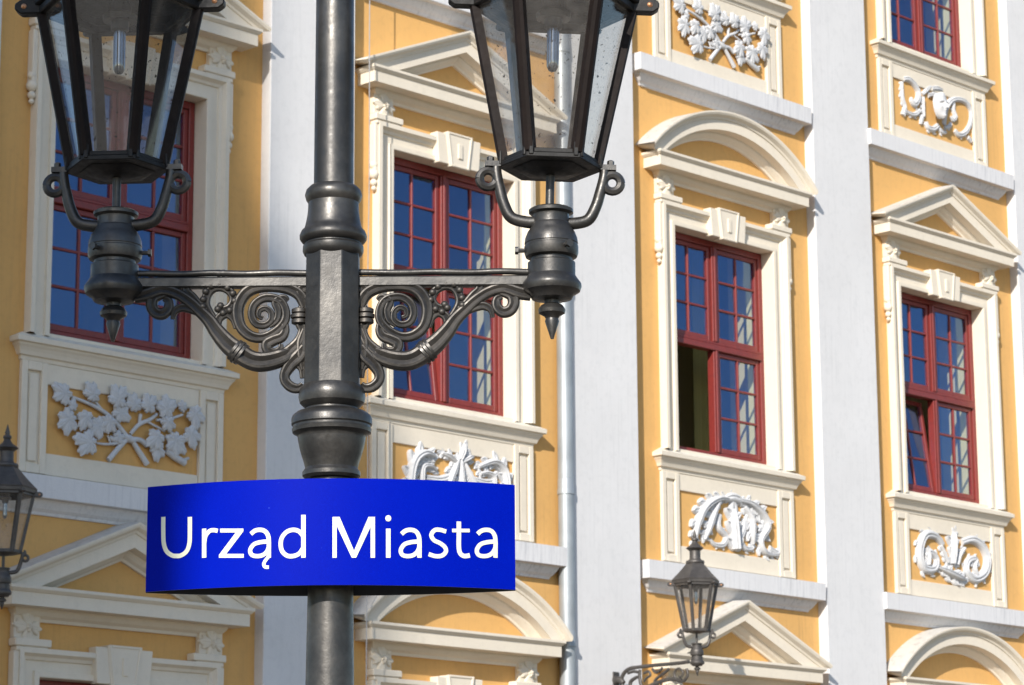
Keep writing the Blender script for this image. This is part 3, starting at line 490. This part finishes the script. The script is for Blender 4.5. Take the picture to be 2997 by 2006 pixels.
def carved(parent, data):
    fat = 1.6 if data is E_RELIEF else 1.0 if data is D_RELIEF else 1.12
    for n_, t, pts in data:
        key = (id(data), id(pts))
        if key not in ORN:
            q = [(a, b2, c*fat) for a, b2, c in pts]
            ORN[key] = acanthus_mesh(n_, q) if t == 'a' else volute_mesh(n_, q)
        obj(n_, ORN[key], parent, scale=(1, 0.68, 1))

ORN = {}                                               # ornament meshes are built once and shared
fb = MB(); fb.box(-0.811, 0.811, -0.002, 0.02, 3.946, 4.524); ME_field = fb.mesh('relief_panel', 'yellow')
def bay(ix, lv, ped, relief, opened=None):
    x, z = BAYX[ix], LV[lv]; L = (x, 0, z)
    a = obj('window_surround', ME_arch, hall, L); [(obj('ear_moulding', ME_ear[q], a), obj('ear_drop', ME_drop[q], a)) for q in (-1, 1)]
    kb = obj('keystone', ME_key, a); obj('keystone_back', ME_keyback, a)
    for sg in (-1, 1):
        c = obj('capital', ME_cap, hall, (x+sg*0.965, 0, z))
        obj('rosette', ROSE, c, (0.0, -0.06, 7.745), (0, R(45), 0), (0.285, 0.13, 0.25))
        obj('bud', BUD, c, (0.0, -0.085, 7.735), (0, 0, 0), (0.075, 0.10, 0.08))
    p = obj('pediment', ME_hcor, hall, L); obj('arched_cornice' if ped == 'arc' else 'raking_cornice', ME_arc if ped == 'arc' else ME_tri, p)
    obj('sill', ME_sill, hall, L)
    apn = obj('apron', ME_field, hall, L)
    obj('apron_rail', ME_toprail, apn); obj('apron_rail', ME_botrail, apn)
    for sg in (-1, 1): obj('apron_pedestal', ME_ped, apn, (sg*0.948, 0, 0))
    if relief == 'leaf': leaf_relief(apn)
    elif relief: carved(apn, relief)
    if relief is E_RELIEF: obj('carved_face', face_mesh(FACE[2]*1.35, FACE[3]*1.12), apn, (FACE[0], -0.03, FACE[1]))
    obj('string_course', ME_band, hall, L)
    window(x, lv, opened)
bay(1, 0, 'tri', 'leaf'); bay(2, 0, 'tri', B_RELIEF, 'tilt'); bay(3, 0, 'arc', C_RELIEF, 'open'); bay(4, 0, 'tri', D_RELIEF, 'tilt')
bay(1, -1, 'tri', C_RELIEF); bay(2, -1, 'arc', D_RELIEF); bay(3, -1, 'tri', 'leaf'); bay(4, -1, 'arc', B_RELIEF)
bay(1, 1, 'arc', D_RELIEF); bay(2, 1, 'arc', C_RELIEF); bay(3, 1, 'tri', 'leaf'); bay(4, 1, 'arc', E_RELIEF)
for lv in (-1, 0, 1):
    for ix in (0, 5): bay(ix, lv, 'tri' if (lv+ix) % 2 else 'arc', None)

# ------------------------------------------------------------------ drainpipe and cable on the facade
px = BAYX[2]+1.475
dp = thing('drainpipe', 'grey galvanised drainpipe in the corner beside the white pilaster right of the middle window', 'drainpipe', (px, WALL_Y-0.10, 0))
mb = MB(); mb.lathe([(0.078, 0.0), (0.078, TOP-0.2)], 28); obj('pipe', mb.mesh('pipe', 'zinc', 40), dp)
for z in (2.2, 4.45, 5.95, 8.0, 10.5, 13.0):
    mb = MB(); mb.lathe([(0.079, z-0.03), (0.086, z-0.028), (0.086, z+0.02), (0.081, z+0.03), (0.081, z+0.12), (0.079, z+0.125)], 28)
    cl = obj('collar', mb.mesh('collar', 'zinc', 40), dp)
    mb = MB(); mb.box(-0.02, 0.02, 0.078, 0.10, z-0.02, z+0.015); obj('wall_clamp', mb.mesh('wall_clamp', 'zinc'), dp)
cx = BAYX[2]-1.415
mb = MB(); mb.tube([(0.006*math.sin(i), 0.004*math.cos(i*1.7), i*0.65) for i in range(26)], [0.005]*26, 6)
cb_ = obj('hanging_cable', mb.mesh('hanging_cable', 'cable', 60), None, (cx, WALL_Y-0.34, 0)); cb_['label'] = 'thin grey cable running down past the left end of the middle pediment'; cb_['category'] = 'cable'

# ------------------------------------------------------------------ lantern (shared by the street lamp and the wall lamps)
HB, HT, ZB, ZT = 0.127, 0.212, 0.0, 0.425              # hexagon radii and heights of the glazed body
def hexp(rad, z, ph=0): return [(rad*math.cos(R(60*k)+ph), rad*math.sin(R(60*k)+ph), z) for k in range(6)]
def hexring(mb, r_in, r_out, z0, z1, r_in1=None, r_out1=None):
    a, b2 = r_in1 or r_in, r_out1 or r_out
    mb.grid([hexp(r_in, z0), hexp(r_out, z0), hexp(b2, z1), hexp(a, z1)], closed_u=True, closed_v=True)
def make_lantern_meshes(iron):
    D = {}
    mb = MB(); hexring(mb, 0.085, HB+0.012, -0.013, 0.0); hexring(mb, HB-0.03, HB+0.005, 0.0005, 0.013)
    for k in range(6):
        a = R(60*k+30); mb2 = Matrix.Rotation(a, 4, 'Z')
        for tx in (-0.058, 0.058):
            o0 = len(mb.v); mb.box(HB*0.866-0.004, HB*0.866+0.014, tx-0.006, tx+0.006, -0.008, 0.03)
            for i in range(o0, len(mb.v)): mb.v[i] = tuple(mb2 @ Vector(mb.v[i]))
    D['base'] = bevel(mb.mesh('lantern', iron), 0.002, 1)
    mb = MB(); mb.lathe([(0.001, -0.030), (0.045, -0.029), (0.062, -0.022), (0.078, -0.021), (0.100, -0.0145), (0.04, -0.0142), (0.001, -0.0142)], 6); 
    D['drip_tray'] = mb.mesh('drip_tray', iron, 30)
    p0, p1 = Vector((HB, 0, 0.004)), Vector((HT, 0, ZT))
    mb = MB(); wv = 0.0145
    rows = []
    for p in (p0, p1): rows.append([(p.x-0.016, -wv, p.z), (p.x+0.006, -wv, p.z), (p.x+0.011, -wv*0.4, p.z), (p.x+0.011, wv*0.4, p.z), (p.x+0.006, wv, p.z), (p.x-0.016, wv, p.z)])
    mb.grid(rows, closed_v=True, cap=True); D['bar'] = mb.mesh('glazing_bar', 'bar' if iron != 'walliron' else iron)
    mb = MB(); a, b2 = [(-HB/2+0.009, HB*0.866-0.004, 0.012), (HB/2-0.009, HB*0.866-0.004, 0.012), (HT/2-0.009, HT*0.866-0.004, ZT), (-HT/2+0.009, HT*0.866-0.004, ZT)], None
    mb.add(a+[(x, y-0.003, z) for x, y, z in a], [(0,1,2,3),(7,6,5,4),(0,4,5,1),(1,5,6,2),(2,6,7,3),(3,7,4,0)]); D['pane'] = mb.mesh('pane', 'lampglass')
    mb = MB(); hexring(mb, HT-0.028, HT+0.012, ZT+0.0005, ZT+0.022); hexring(mb, HT-0.01, 0.236, ZT+0.0225, ZT+0.052, HT-0.01, 0.240)
    for sx in (0, 1, 2, 3, 4, 5):
        rot = Matrix.Rotation(R(60*sx), 4, 'Z'); o0 = len(mb.v)
        big = sx in (0, 3); ln = 0.028 if big else 0.010; h = 0.020 if big else 0.014
        pts = [(0.205, -h), (0.236+ln, -h), (0.236+ln+0.016, -h*0.4), (0.236+ln+0.016, h*0.4), (0.236+ln, h), (0.205, h)]
        mb.grid([[(x, -0.018, ZT+0.02+z) for x, z in pts], [(x, 0.018, ZT+0.02+z) for x, z in pts]], closed_v=True, cap=True)
        for i in range(o0, len(mb.v)): mb.v[i] = tuple(rot @ Vector(mb.v[i]))
    D['eave'] = bevel(mb.mesh('eave', iron), 0.003, 1)
    mb = MB(); rows = [hexp(0.205, ZT+0.05), hexp(0.236, ZT+0.0525), hexp(0.240, ZT+0.06), hexp(0.165, ZT+0.135), hexp(0.088, ZT+0.225)]
    mb.grid(rows, closed_v=True); mb.grid([hexp(0.205, ZT+0.05), hexp(0.15, ZT+0.105), hexp(0.07, ZT+0.2)], closed_v=True, cap=True); D['roof'] = mb.mesh('roof', iron)
    mb = MB(); z = ZT+0.222
    mb.lathe([(0.086, z), (0.092, z+0.012), (0.088, z+0.028), (0.060, z+0.04), (0.053, z+0.055), (0.053, z+0.125), (0.078, z+0.145), (0.088, z+0.150), (0.082, z+0.158), (0.045, z+0.185), (0.03, z+0.205), (0.024, z+0.22), (0.034, z+0.232), (0.030, z+0.248), (0.016, z+0.258), (0.02, z+0.272), (0.014, z+0.29), (0.003, z+0.335)], 24)
    D['chimney'] = mb.mesh('chimney', iron, 35)
    mb = MB(); mb.lathe([(0.045, 0.40), (0.047, 0.415), (0.03, 0.425), (0.03, 0.445), (0.02, 0.46)], 20); mb.lathe([(0.019, 0.372), (0.024, 0.376), (0.024, 0.401), (0.02, 0.402)], 20); D['socket'] = mb.mesh('lamp_socket', 'porcelain', 40)
    mb = MB(); mb.lathe([(0.0015, 0.254), (0.010, 0.257), (0.0155, 0.268), (0.0165, 0.285), (0.0165, 0.372)], 20); D['bulb'] = mb.mesh('bulb', 'bulb', 50)
    mb = MB(); mb.lathe([(0.003, 0.268), (0.0105, 0.276), (0.0105, 0.368), (0.004, 0.37)], 14); D['core'] = mb.mesh('bulb_core', 'tubemetal', 50)
    mb = MB(); mb.lathe([(0.0075, -0.004), (0.0075, 0.0), (0.001, 0.004)], 12); D['bolt'] = mb.mesh('bolt', 'copper', 40)
    # fork: two arms with a ring each, and the centre rod
    mb = MB()
    for sg in (-1, 1):
        pts = smoothpts([(0.03, -0.158), (0.060, -0.158), (0.100, -0.147), (0.120, -0.112), (0.132, -0.070), (0.141, -0.03), (0.142, -0.006)], 6)
        rr = [0.017-0.004*(i/len(pts)) for i in range(len(pts))]
        mb.tube([(sg*x, 0, z) for x, z in pts], rr, 10)
        ring = [(sg*(0.163+0.0225*math.cos(t)), 0, -0.045+0.0225*math.sin(t)) for t in [2*math.pi*i/20 for i in range(21)]]
        mb.tube(ring, [0.0118]*21, 8)
        mb.box(*sorted((sg*0.118, sg*0.172)), -0.013, 0.013, -0.012, 0.002)
        mb.lathe([(0.0095, 0.0), (0.0095, 0.014), (0.006, 0.0165)], 6, sg*0.158, 0)
    D['fork'] = mb.mesh('fork', iron, 40)
    mb = MB(); mb.lathe([(0.0115, -0.16), (0.0115, -0.03)], 14); D['rod'] = mb.mesh('rod', iron, 40)
    return D
def place_lantern(parent, D, loc, lean=0.0, rz=0.0, part=True):
    """glazed lantern as a part of its lamp; local z = 0 is the lower rim"""
    base = obj('lantern', D['base'], parent, loc, (0, lean, rz))
    for k in range(6):
        obj('glazing_bar', D['bar'], base, (0,0,0), (0,0,R(60*k)))
        obj('pane', D['pane'], base, (0,0,0), (0,0,R(60*k)))
    for n_ in ('drip_tray', 'eave', 'roof', 'chimney', 'bulb', 'fork', 'rod'): obj(n_, D[n_], base)
    obj('lamp_socket', D['socket'], base); obj('bulb_core', D['core'], base)
    for sx in (-1, 1): obj('bolt', D['bolt'], base, (sx*0.255, -0.0185, ZT+0.02), (R(90), 0, 0))
    return base
HUB = [(0.004, -0.468), (0.008, -0.455), (0.0185, -0.422), (0.0165, -0.414), (0.020, -0.408), (0.034, -0.400), (0.0355, -0.391), (0.029, -0.380), (0.019, -0.374), (0.019, -0.366), (0.052, -0.362), (0.058, -0.352), (0.074, -0.342), (0.078, -0.330), (0.077, -0.322), (0.066, -0.306), (0.062, -0.300), (0.062, -0.266), (0.0545, -0.262), (0.0545, -0.254), (0.067, -0.250), (0.0705, -0.240), (0.0705, -0.222), (0.0685, -0.220), (0.0685, -0.2165), (0.0700, -0.2145), (0.068, -0.200), (0.062, -0.184), (0.053, -0.171), (0.0525, -0.166), (0.048, -0.160), (0.047, -0.142), (0.048, -0.137), (0.058, -0.132), (0.0585, -0.124), (0.050, -0.119), (0.02, -0.116)]
def hub_parts(parent, loc, iron, rz=0):
    mb = MB(); mb.lathe(HUB, 40); h = obj('lamp_holder', mb.mesh('lamp_holder', iron, 32), parent, loc, (0, 0, rz))
    for a in (180, 300, 60):
        mb = MB(); c, s_ = math.cos(R(a)), math.sin(R(a))
        mb.tube([(c*0.066, s_*0.066, -0.232), (c*0.088, s_*0.088, -0.232)], [0.006]*2, 8); mb.tube([(c*0.086, s_*0.086, -0.232), (c*0.095, s_*0.095, -0.232)], [0.0105]*2, 6)
        obj('set_screw', mb.mesh('set_screw', iron, 30), h)

# ------------------------------------------------------------------ street lamp
A0 = -0.4645; LD = 7.0
fh = Vector((math.sin(YAW), math.cos(YAW), 0)); rh = Vector((math.cos(YAW), -math.sin(YAW), 0))
BASE = fh*LD+rh*A0
lamp = thing('street_lamp', 'tall dark cast iron street lamp with two glazed lanterns on scrolled arms', 'street lamp', BASE, -YAW)
P = lambda rows: [(r0, z+EYE) for r0, z in rows]
mb = MB(); mb.lathe(P([(0.052, 1.915), (0.0517, 2.08), (0.0503, 2.45), (0.047, 3.4), (0.044, 3.9), (0.06, 3.92), (0.06, 3.98), (0.03, 4.05), (0.004, 4.15)]), 48); obj('upper_shaft', mb.mesh('upper_shaft', 'iron', 35), lamp)
mb = MB(); mb.lathe(P([(0.05, 1.93), (0.062, 1.926), (0.0715, 1.916), (0.075, 1.903), (0.0715, 1.890), (0.066, 1.882), (0.0665, 1.862), (0.0685, 1.845), (0.073, 1.822), (0.076, 1.812), (0.083, 1.806), (0.088, 1.794), (0.0875, 1.785), (0.082, 1.777), (0.074, 1.773), (0.074, 1.770), (0.079, 1.765), (0.0795, 1.752), (0.075, 1.742), (0.068, 1.737), (0.06, 1.733)]), 48); obj('collar', mb.mesh('collar', 'iron', 35), lamp)
mb = MB(); mb.lathe(P([(0.0735, 1.745), (0.0765, 1.39)]), 8, phase=R(22.5)); obj('octagonal_section', bevel(mb.mesh('octagonal_section', 'iron'), 0.003, 2), lamp)
mb = MB(); mb.lathe(P([(0.06, 1.402), (0.076, 1.396), (0.084, 1.384), (0.0865, 1.366), (0.083, 1.350), (0.074, 1.341), (0.067, 1.336), (0.068, 1.332), (0.090, 1.325), (0.101, 1.316), (0.104, 1.308), (0.104, 1.293), (0.1005, 1.289), (0.1005, 1.284), (0.1025, 1.281), (0.101, 1.272), (0.090, 1.266), (0.0875, 1.262), (0.0870, 1.255), (0.0825, 1.232), (0.0765, 1.212), (0.0705, 1.193), (0.0675, 1.180), (0.069, 1.177), (0.0745, 1.170), (0.0745, 1.160), (0.068, 1.153), (0.055, 1.15)]), 48); obj('vase_collar', mb.mesh('vase_collar', 'iron', 32), lamp)
mb = MB(); mb.lathe(P([(0.0555, 1.156), (0.0575, 0.9), (0.0612, 0.63), (0.07, -0.25)])+[(0.072, 1.2), (0.10, 1.17), (0.105, 1.12), (0.085, 1.08), (0.09, 0.95), (0.14, 0.6), (0.15, 0.35), (0.19, 0.30), (0.2, 0.22), (0.2, 0.0)], 48); obj('lower_shaft', mb.mesh('lower_shaft', 'iron', 35), lamp)
def stroke3(name, pts, mat, sx=1, depth=1.0, y=0, n=10, fat=1.32):
    sp = smoothpts(pts, 6); mb = MB(); mb.tube([(sx*p[0], y, p[1]) for p in sp], [max(p[2]*fat, 0.003) for p in sp], n, depth); return mb.mesh(name, mat, 55)
LANT = make_lantern_meshes('sheet')
for k_ in ('fork', 'rod'): LANT[k_].materials[0] = M['iron']
HX = 0.5685
for sg in (-1, 1):
    mb = MB(); z0, z1 = EYE+1.6595, EYE+1.684
    pts = [(-0.015, z0), (-0.015, z1-0.004), (-0.011, z1), (0.011, z1), (0.015, z1-0.004), (0.015, z0), (0.010, z0-0.004), (-0.010, z0-0.004)]
    xs = [0.06, 0.30, 0.50, 0.545]
    mb.grid([[(sg*x, y, z) for y, z in pts] for x in xs], closed_v=True, cap=True)
    arm = obj('bracket_arm', mb.mesh('bracket_arm', 'iron'), lamp)
    mb = MB(); mb.tube([(sg*(0.06+0.02*i), 0.0012*math.sin(i*0.9), EYE+1.6955+0.0010*math.sin(i*0.7+sg)) for i in range(25)], [0.0088]*25, 12)
    cdt = obj('conduit', mb.mesh('conduit', 'iron', 50), arm)
    for xx in (0.285, 0.297):
        mb = MB(); mb.tube([(sg*(xx-0.004), 0, EYE+1.6957), (sg*(xx+0.004), 0, EYE+1.6957)], [0.0102]*2, 12); obj('conduit_joint', mb.mesh('conduit_joint', 'iron', 40), arm)
    for n_, pts in BRACKET:
        if n_ == 'clasp':
            for kz, kr in ((-0.014, 0.0215), (0.0, 0.0235), (0.014, 0.0215)):
                mb = MB(); c0 = pts[1]; mb.lathe([(kr*0.72, -0.0075), (kr, -0.0045), (kr, 0.0045), (kr*0.72, 0.0075)], 18); obj('clasp', mb.mesh('clasp', 'scrolliron', 40), arm, (sg*c0[0], 0, c0[1]+kz))
            continue
        dpt = {'stem': 0.9, 'clasp': 0.8, 'scroll': 0.95}.get(n_, 0.85)
        sp = smoothpts(pts, 7); mb = MB(); mb.cast([(sg*p[0], 0, p[1]) for p in sp], [max(p[2]*1.45, 0.003) for p in sp], dpt); obj(n_, mb.mesh(n_, 'scrolliron', 28), arm)

    for x, z in BEADS:
        mb = MB(); mb.lathe([(0.0095*math.sin(math.pi*t/6)+0.0005, -0.0095*math.cos(math.pi*t/6)) for t in range(7)], 10); obj('bead', mb.mesh('bead', 'scrolliron', 80), arm, (sg*x, -0.006, z))
    # collar of the stem
    cxx, czz, _ = BRACKET[0][1][5]; th = math.atan2(BRACKET[0][1][6][1]-BRACKET[0][1][4][1], BRACKET[0][1][6][0]-BRACKET[0][1][4][0])
    for dlt in (-0.010, 0.0, 0.010):
        c, s_ = math.cos(th), math.sin(th); mb = MB(); mb.tube([(sg*(cxx+(dlt-0.0035)*c), 0, czz+(dlt-0.0035)*s_), (sg*(cxx+(dlt+0.0035)*c), 0, czz+(dlt+0.0035)*s_)], [0.0305 if dlt else 0.0325]*2, 16, 0.9); obj('stem_band', mb.mesh('stem_band', 'iron', 40), arm)
    ZL = EYE+1.984
    hub_parts(lamp, (sg*HX, 0, ZL), 'iron', 0 if sg > 0 else R(180))
    place_lantern(lamp, LANT, (sg*HX, 0, ZL), R(1.6) if sg > 0 else R(-0.3), R(-3)*-sg)

# ------------------------------------------------------------------ street-name style sign: two bowed plates closed round the post
SHW, SB, SBB = 0.4695, 0.12, 0.085; SZ0, SZ1 = EYE+0.8652, EYE+1.1345
sign = thing('street_sign', 'bowed blue street sign with cream lettering fixed round the lamp post', 'sign', BASE, -YAW)
def sy(x, b=SB): return -b*(1-(x/SHW)**2)
def plate(name, b, off, mats):
    n = 40; mb = MB(); xs = [-SHW+2*SHW*i/n for i in range(n+1)]
    pts = [(x, sy(x, b)) for x in xs]
    mb.grid([[(x, y, SZ0) for x, y in pts], [(x, y, SZ1) for x, y in pts]])
    mb.mi = 1; mb.grid([[(x, y+off, SZ0) for x, y in pts], [(x, y+off, SZ1) for x, y in pts]])
    mb.mi = 2
    mb.grid([[(x, y, SZ0) for x, y in pts], [(x, y+off, SZ0) for x, y in pts]]); mb.grid([[(x, y, SZ1) for x, y in pts], [(x, y+off, SZ1) for x, y in pts]])
    for k in (0, n): x, y = pts[k]; mb.add([(x, y, SZ0), (x, y+off, SZ0), (x, y+off, SZ1), (x, y, SZ1)], [(0,1,2,3)])
    return mb.mesh(name, mats, 30)
obj('front_plate', plate('front_plate', SB, 0.003, ['blue', 'back', 'edge']), sign)
obj('back_plate', plate('back_plate', -SBB, 0.003, ['back', 'blue', 'edge']), sign, (0, 0.004, -0.002))
for z in (SZ0+0.06, SZ1-0.06):
    mb = MB(); mb.lathe([(0.0605, z-0.012), (0.064, z-0.012), (0.064, z+0.012), (0.0605, z+0.012)], 32); mb.box(-0.012, 0.012, -0.116, -0.062, z-0.012, z+0.012); mb.box(-0.012, 0.012, 0.062, 0.086, z-0.012, z+0.012)
    obj('clamp', mb.mesh('clamp', 'zinc', 30), sign)
def ribbon(mb, pts, w, closed=False):
    n = len(pts); rows = []
    for i in range(n):
        a, b2 = pts[max(i-1,0)], pts[min(i+1,n-1)]; tx, tz = b2[0]-a[0], b2[1]-a[1]; l = math.hypot(tx, tz) or 1
        nx, nz = -tz/l*w/2, tx/l*w/2; rows.append([(pts[i][0]+nx, pts[i][1]+nz), (pts[i][0]-nx, pts[i][1]-nz)])
    return rows
for n_, parts in LETTERS:
    mb = MB(); lev = 0
    for t, wd, pts in parts:
        lev += 1; off = 0.0010+0.00025*lev
        S3 = lambda q: (q[0], sy(q[0])-off, q[1])
        if t in 'sl':
            sp = smoothpts(pts, 8) if t == 's' else [tuple(a+(b2-a)*i/6 for a, b2 in zip(pts[0], pts[1])) for i in range(7)]
            mb.grid([[S3(q) for q in row] for row in ribbon(mb, sp, wd*0.90)])
        elif t == 'p':
            mb.add([S3(q) for q in pts], [tuple(range(len(pts)))])
        elif t == 'o':
            cx_, cz_ = pts[0]; mb.add([S3((cx_+wd*math.cos(R(15*k)), cz_+wd*1.06*math.sin(R(15*k)))) for k in range(24)], [tuple(range(24))])
    obj(n_, mb.mesh(n_, 'letter'), sign)

# ------------------------------------------------------------------ wall lamps on the pilasters
WLM = make_lantern_meshes('walliron')
def wall_lamp(x, label):
    t = thing('wall_lamp', label, 'wall lamp', (x, WALL_Y-0.12, 0), R(-90), 'lanterns on wall brackets')
    mb = MB(); mb.lathe([(0.05, 0), (0.05, 0.018), (0.03, 0.03), (0.001, 0.034)], 20); bp_ = obj('wall_plate', mb.mesh('wall_plate', 'walliron', 40), t, (0, 0, 4.14), (0, R(90), 0))
    mb = MB(); mb.box(0, 0.012, -0.045, 0.045, 3.86, 4.22); obj('back_plate', bevel(mb.mesh('back_plate', 'walliron'), 0.004, 1), t)
    arm = None
    for n_, pts in WALLBRACKET:
        me = stroke3(n_, pts, 'walliron', 1, 0.8, fat=1.0)
        if arm is None: arm = obj('bracket_arm', me, t)
        else: obj(n_, me, arm)
    for pts in ([(0.02, 4.14, 0.03), (0.07, 4.13, 0.026), (0.1, 4.10, 0.024)], [(0.02, 3.9, 0.024), (0.12, 3.93, 0.022), (0.24, 3.99, 0.02), (0.36, 4.02, 0.018), (0.52, 4.07, 0.016), (0.70, 4.10, 0.015), (0.86, 4.08, 0.014)]): obj('stay', stroke3('stay', pts, 'walliron', 1, 0.8), arm)
    zl = 4.545; xx = 1.060
    mb = MB(); HB2 = [(r0*0.92, z*0.90-0.015) for r0, z in HUB]; mb.lathe(HB2, 28); obj('lamp_holder', mb.mesh('lamp_holder', 'walliron', 32), t, (xx, 0, zl))
    place_lantern(t, WLM, (xx, 0, zl), 0, R(56))
wall_lamp(PILX[3]+0.12, 'grey hexagonal wall lantern on a scrolled bracket in front of the arched-window bay')
wall_lamp(PILX[1]-0.04, 'dark shaded wall lantern on a bracket at the left edge of the photo')

# ------------------------------------------------------------------ unseen blocks, added to shade the left bay and the left lantern
SH = Vector((SUN.x, SUN.y, 0)).normalized(); SP = Vector((-SH.y, SH.x, 0))
if SP.x < 0: SP = -SP
def house(name, label, s0, outline, length, tmin):  # frame for an added, unseen shade block turned square to the sun
    h = thing(name, label, 'house', SH*s0, 0)
    h.matrix_world = Matrix(((SP.x, SH.x, 0, SH.x*s0), (SP.y, SH.y, 0, SH.y*s0), (0, 0, 1, 0), (0, 0, 0, 1)))
    return h
def prism(pts, y0, y1, mat, name, parent):
    mb = MB(); mb.grid([[(x, y0, z) for x, z in pts], [(x, y1, z) for x, z in pts]], closed_v=True, cap=True); return obj(name, mb.mesh(name, mat), parent)
h1 = house('tall_shade_caster', 'unseen tall house added out of view, its outline shaped to shade the left bay', 24, None, 0, 0)  # added out of view, outline drawn to cast the left bay's soft shade
U = EYE+21*0.5123
prism([(-8.17, 0), (-8.18, U+18.3), (-15, U+18.3), (-15, 0)], 0, 9, 'house', 'wall', h1)
prism([(-8.15, U+18.31), (-8.69, U+19.2), (-8.85, U+19.4), (-9.4, U+22.5), (-11.5, U+24), (-14, U+22.5), (-15.05, U+18.31)], -0.1, 9.1, 'tile', 'roof', h1)  # roof profile shaped after the shadow edge on the facade
prism([(-8.95, U+19.3), (-8.95, U+23.5), (-9.7, U+23.5), (-9.7, U+19.3)], 0.3, 1.2, 'house', 'chimney', h1)  # added stack, carries the shadow edge higher up the left bay
h2 = house('low_shade_caster', 'unseen narrow block added behind the viewpoint to shade the left lantern and sign end', 6, None, 0, 0)  # unseen, put in only to keep sun off the left lantern
prism([(-2.76, 0), (-2.76, EYE+9.6), (-5.6, EYE+9.6), (-5.6, 0)], 0, 4, 'house', 'wall', h2)
prism([(-2.71, EYE+9.61), (-4.1, EYE+11.0), (-5.65, EYE+9.61)], -0.1, 4.1, 'tile', 'roof', h2)  # cap of the added lantern-shading block
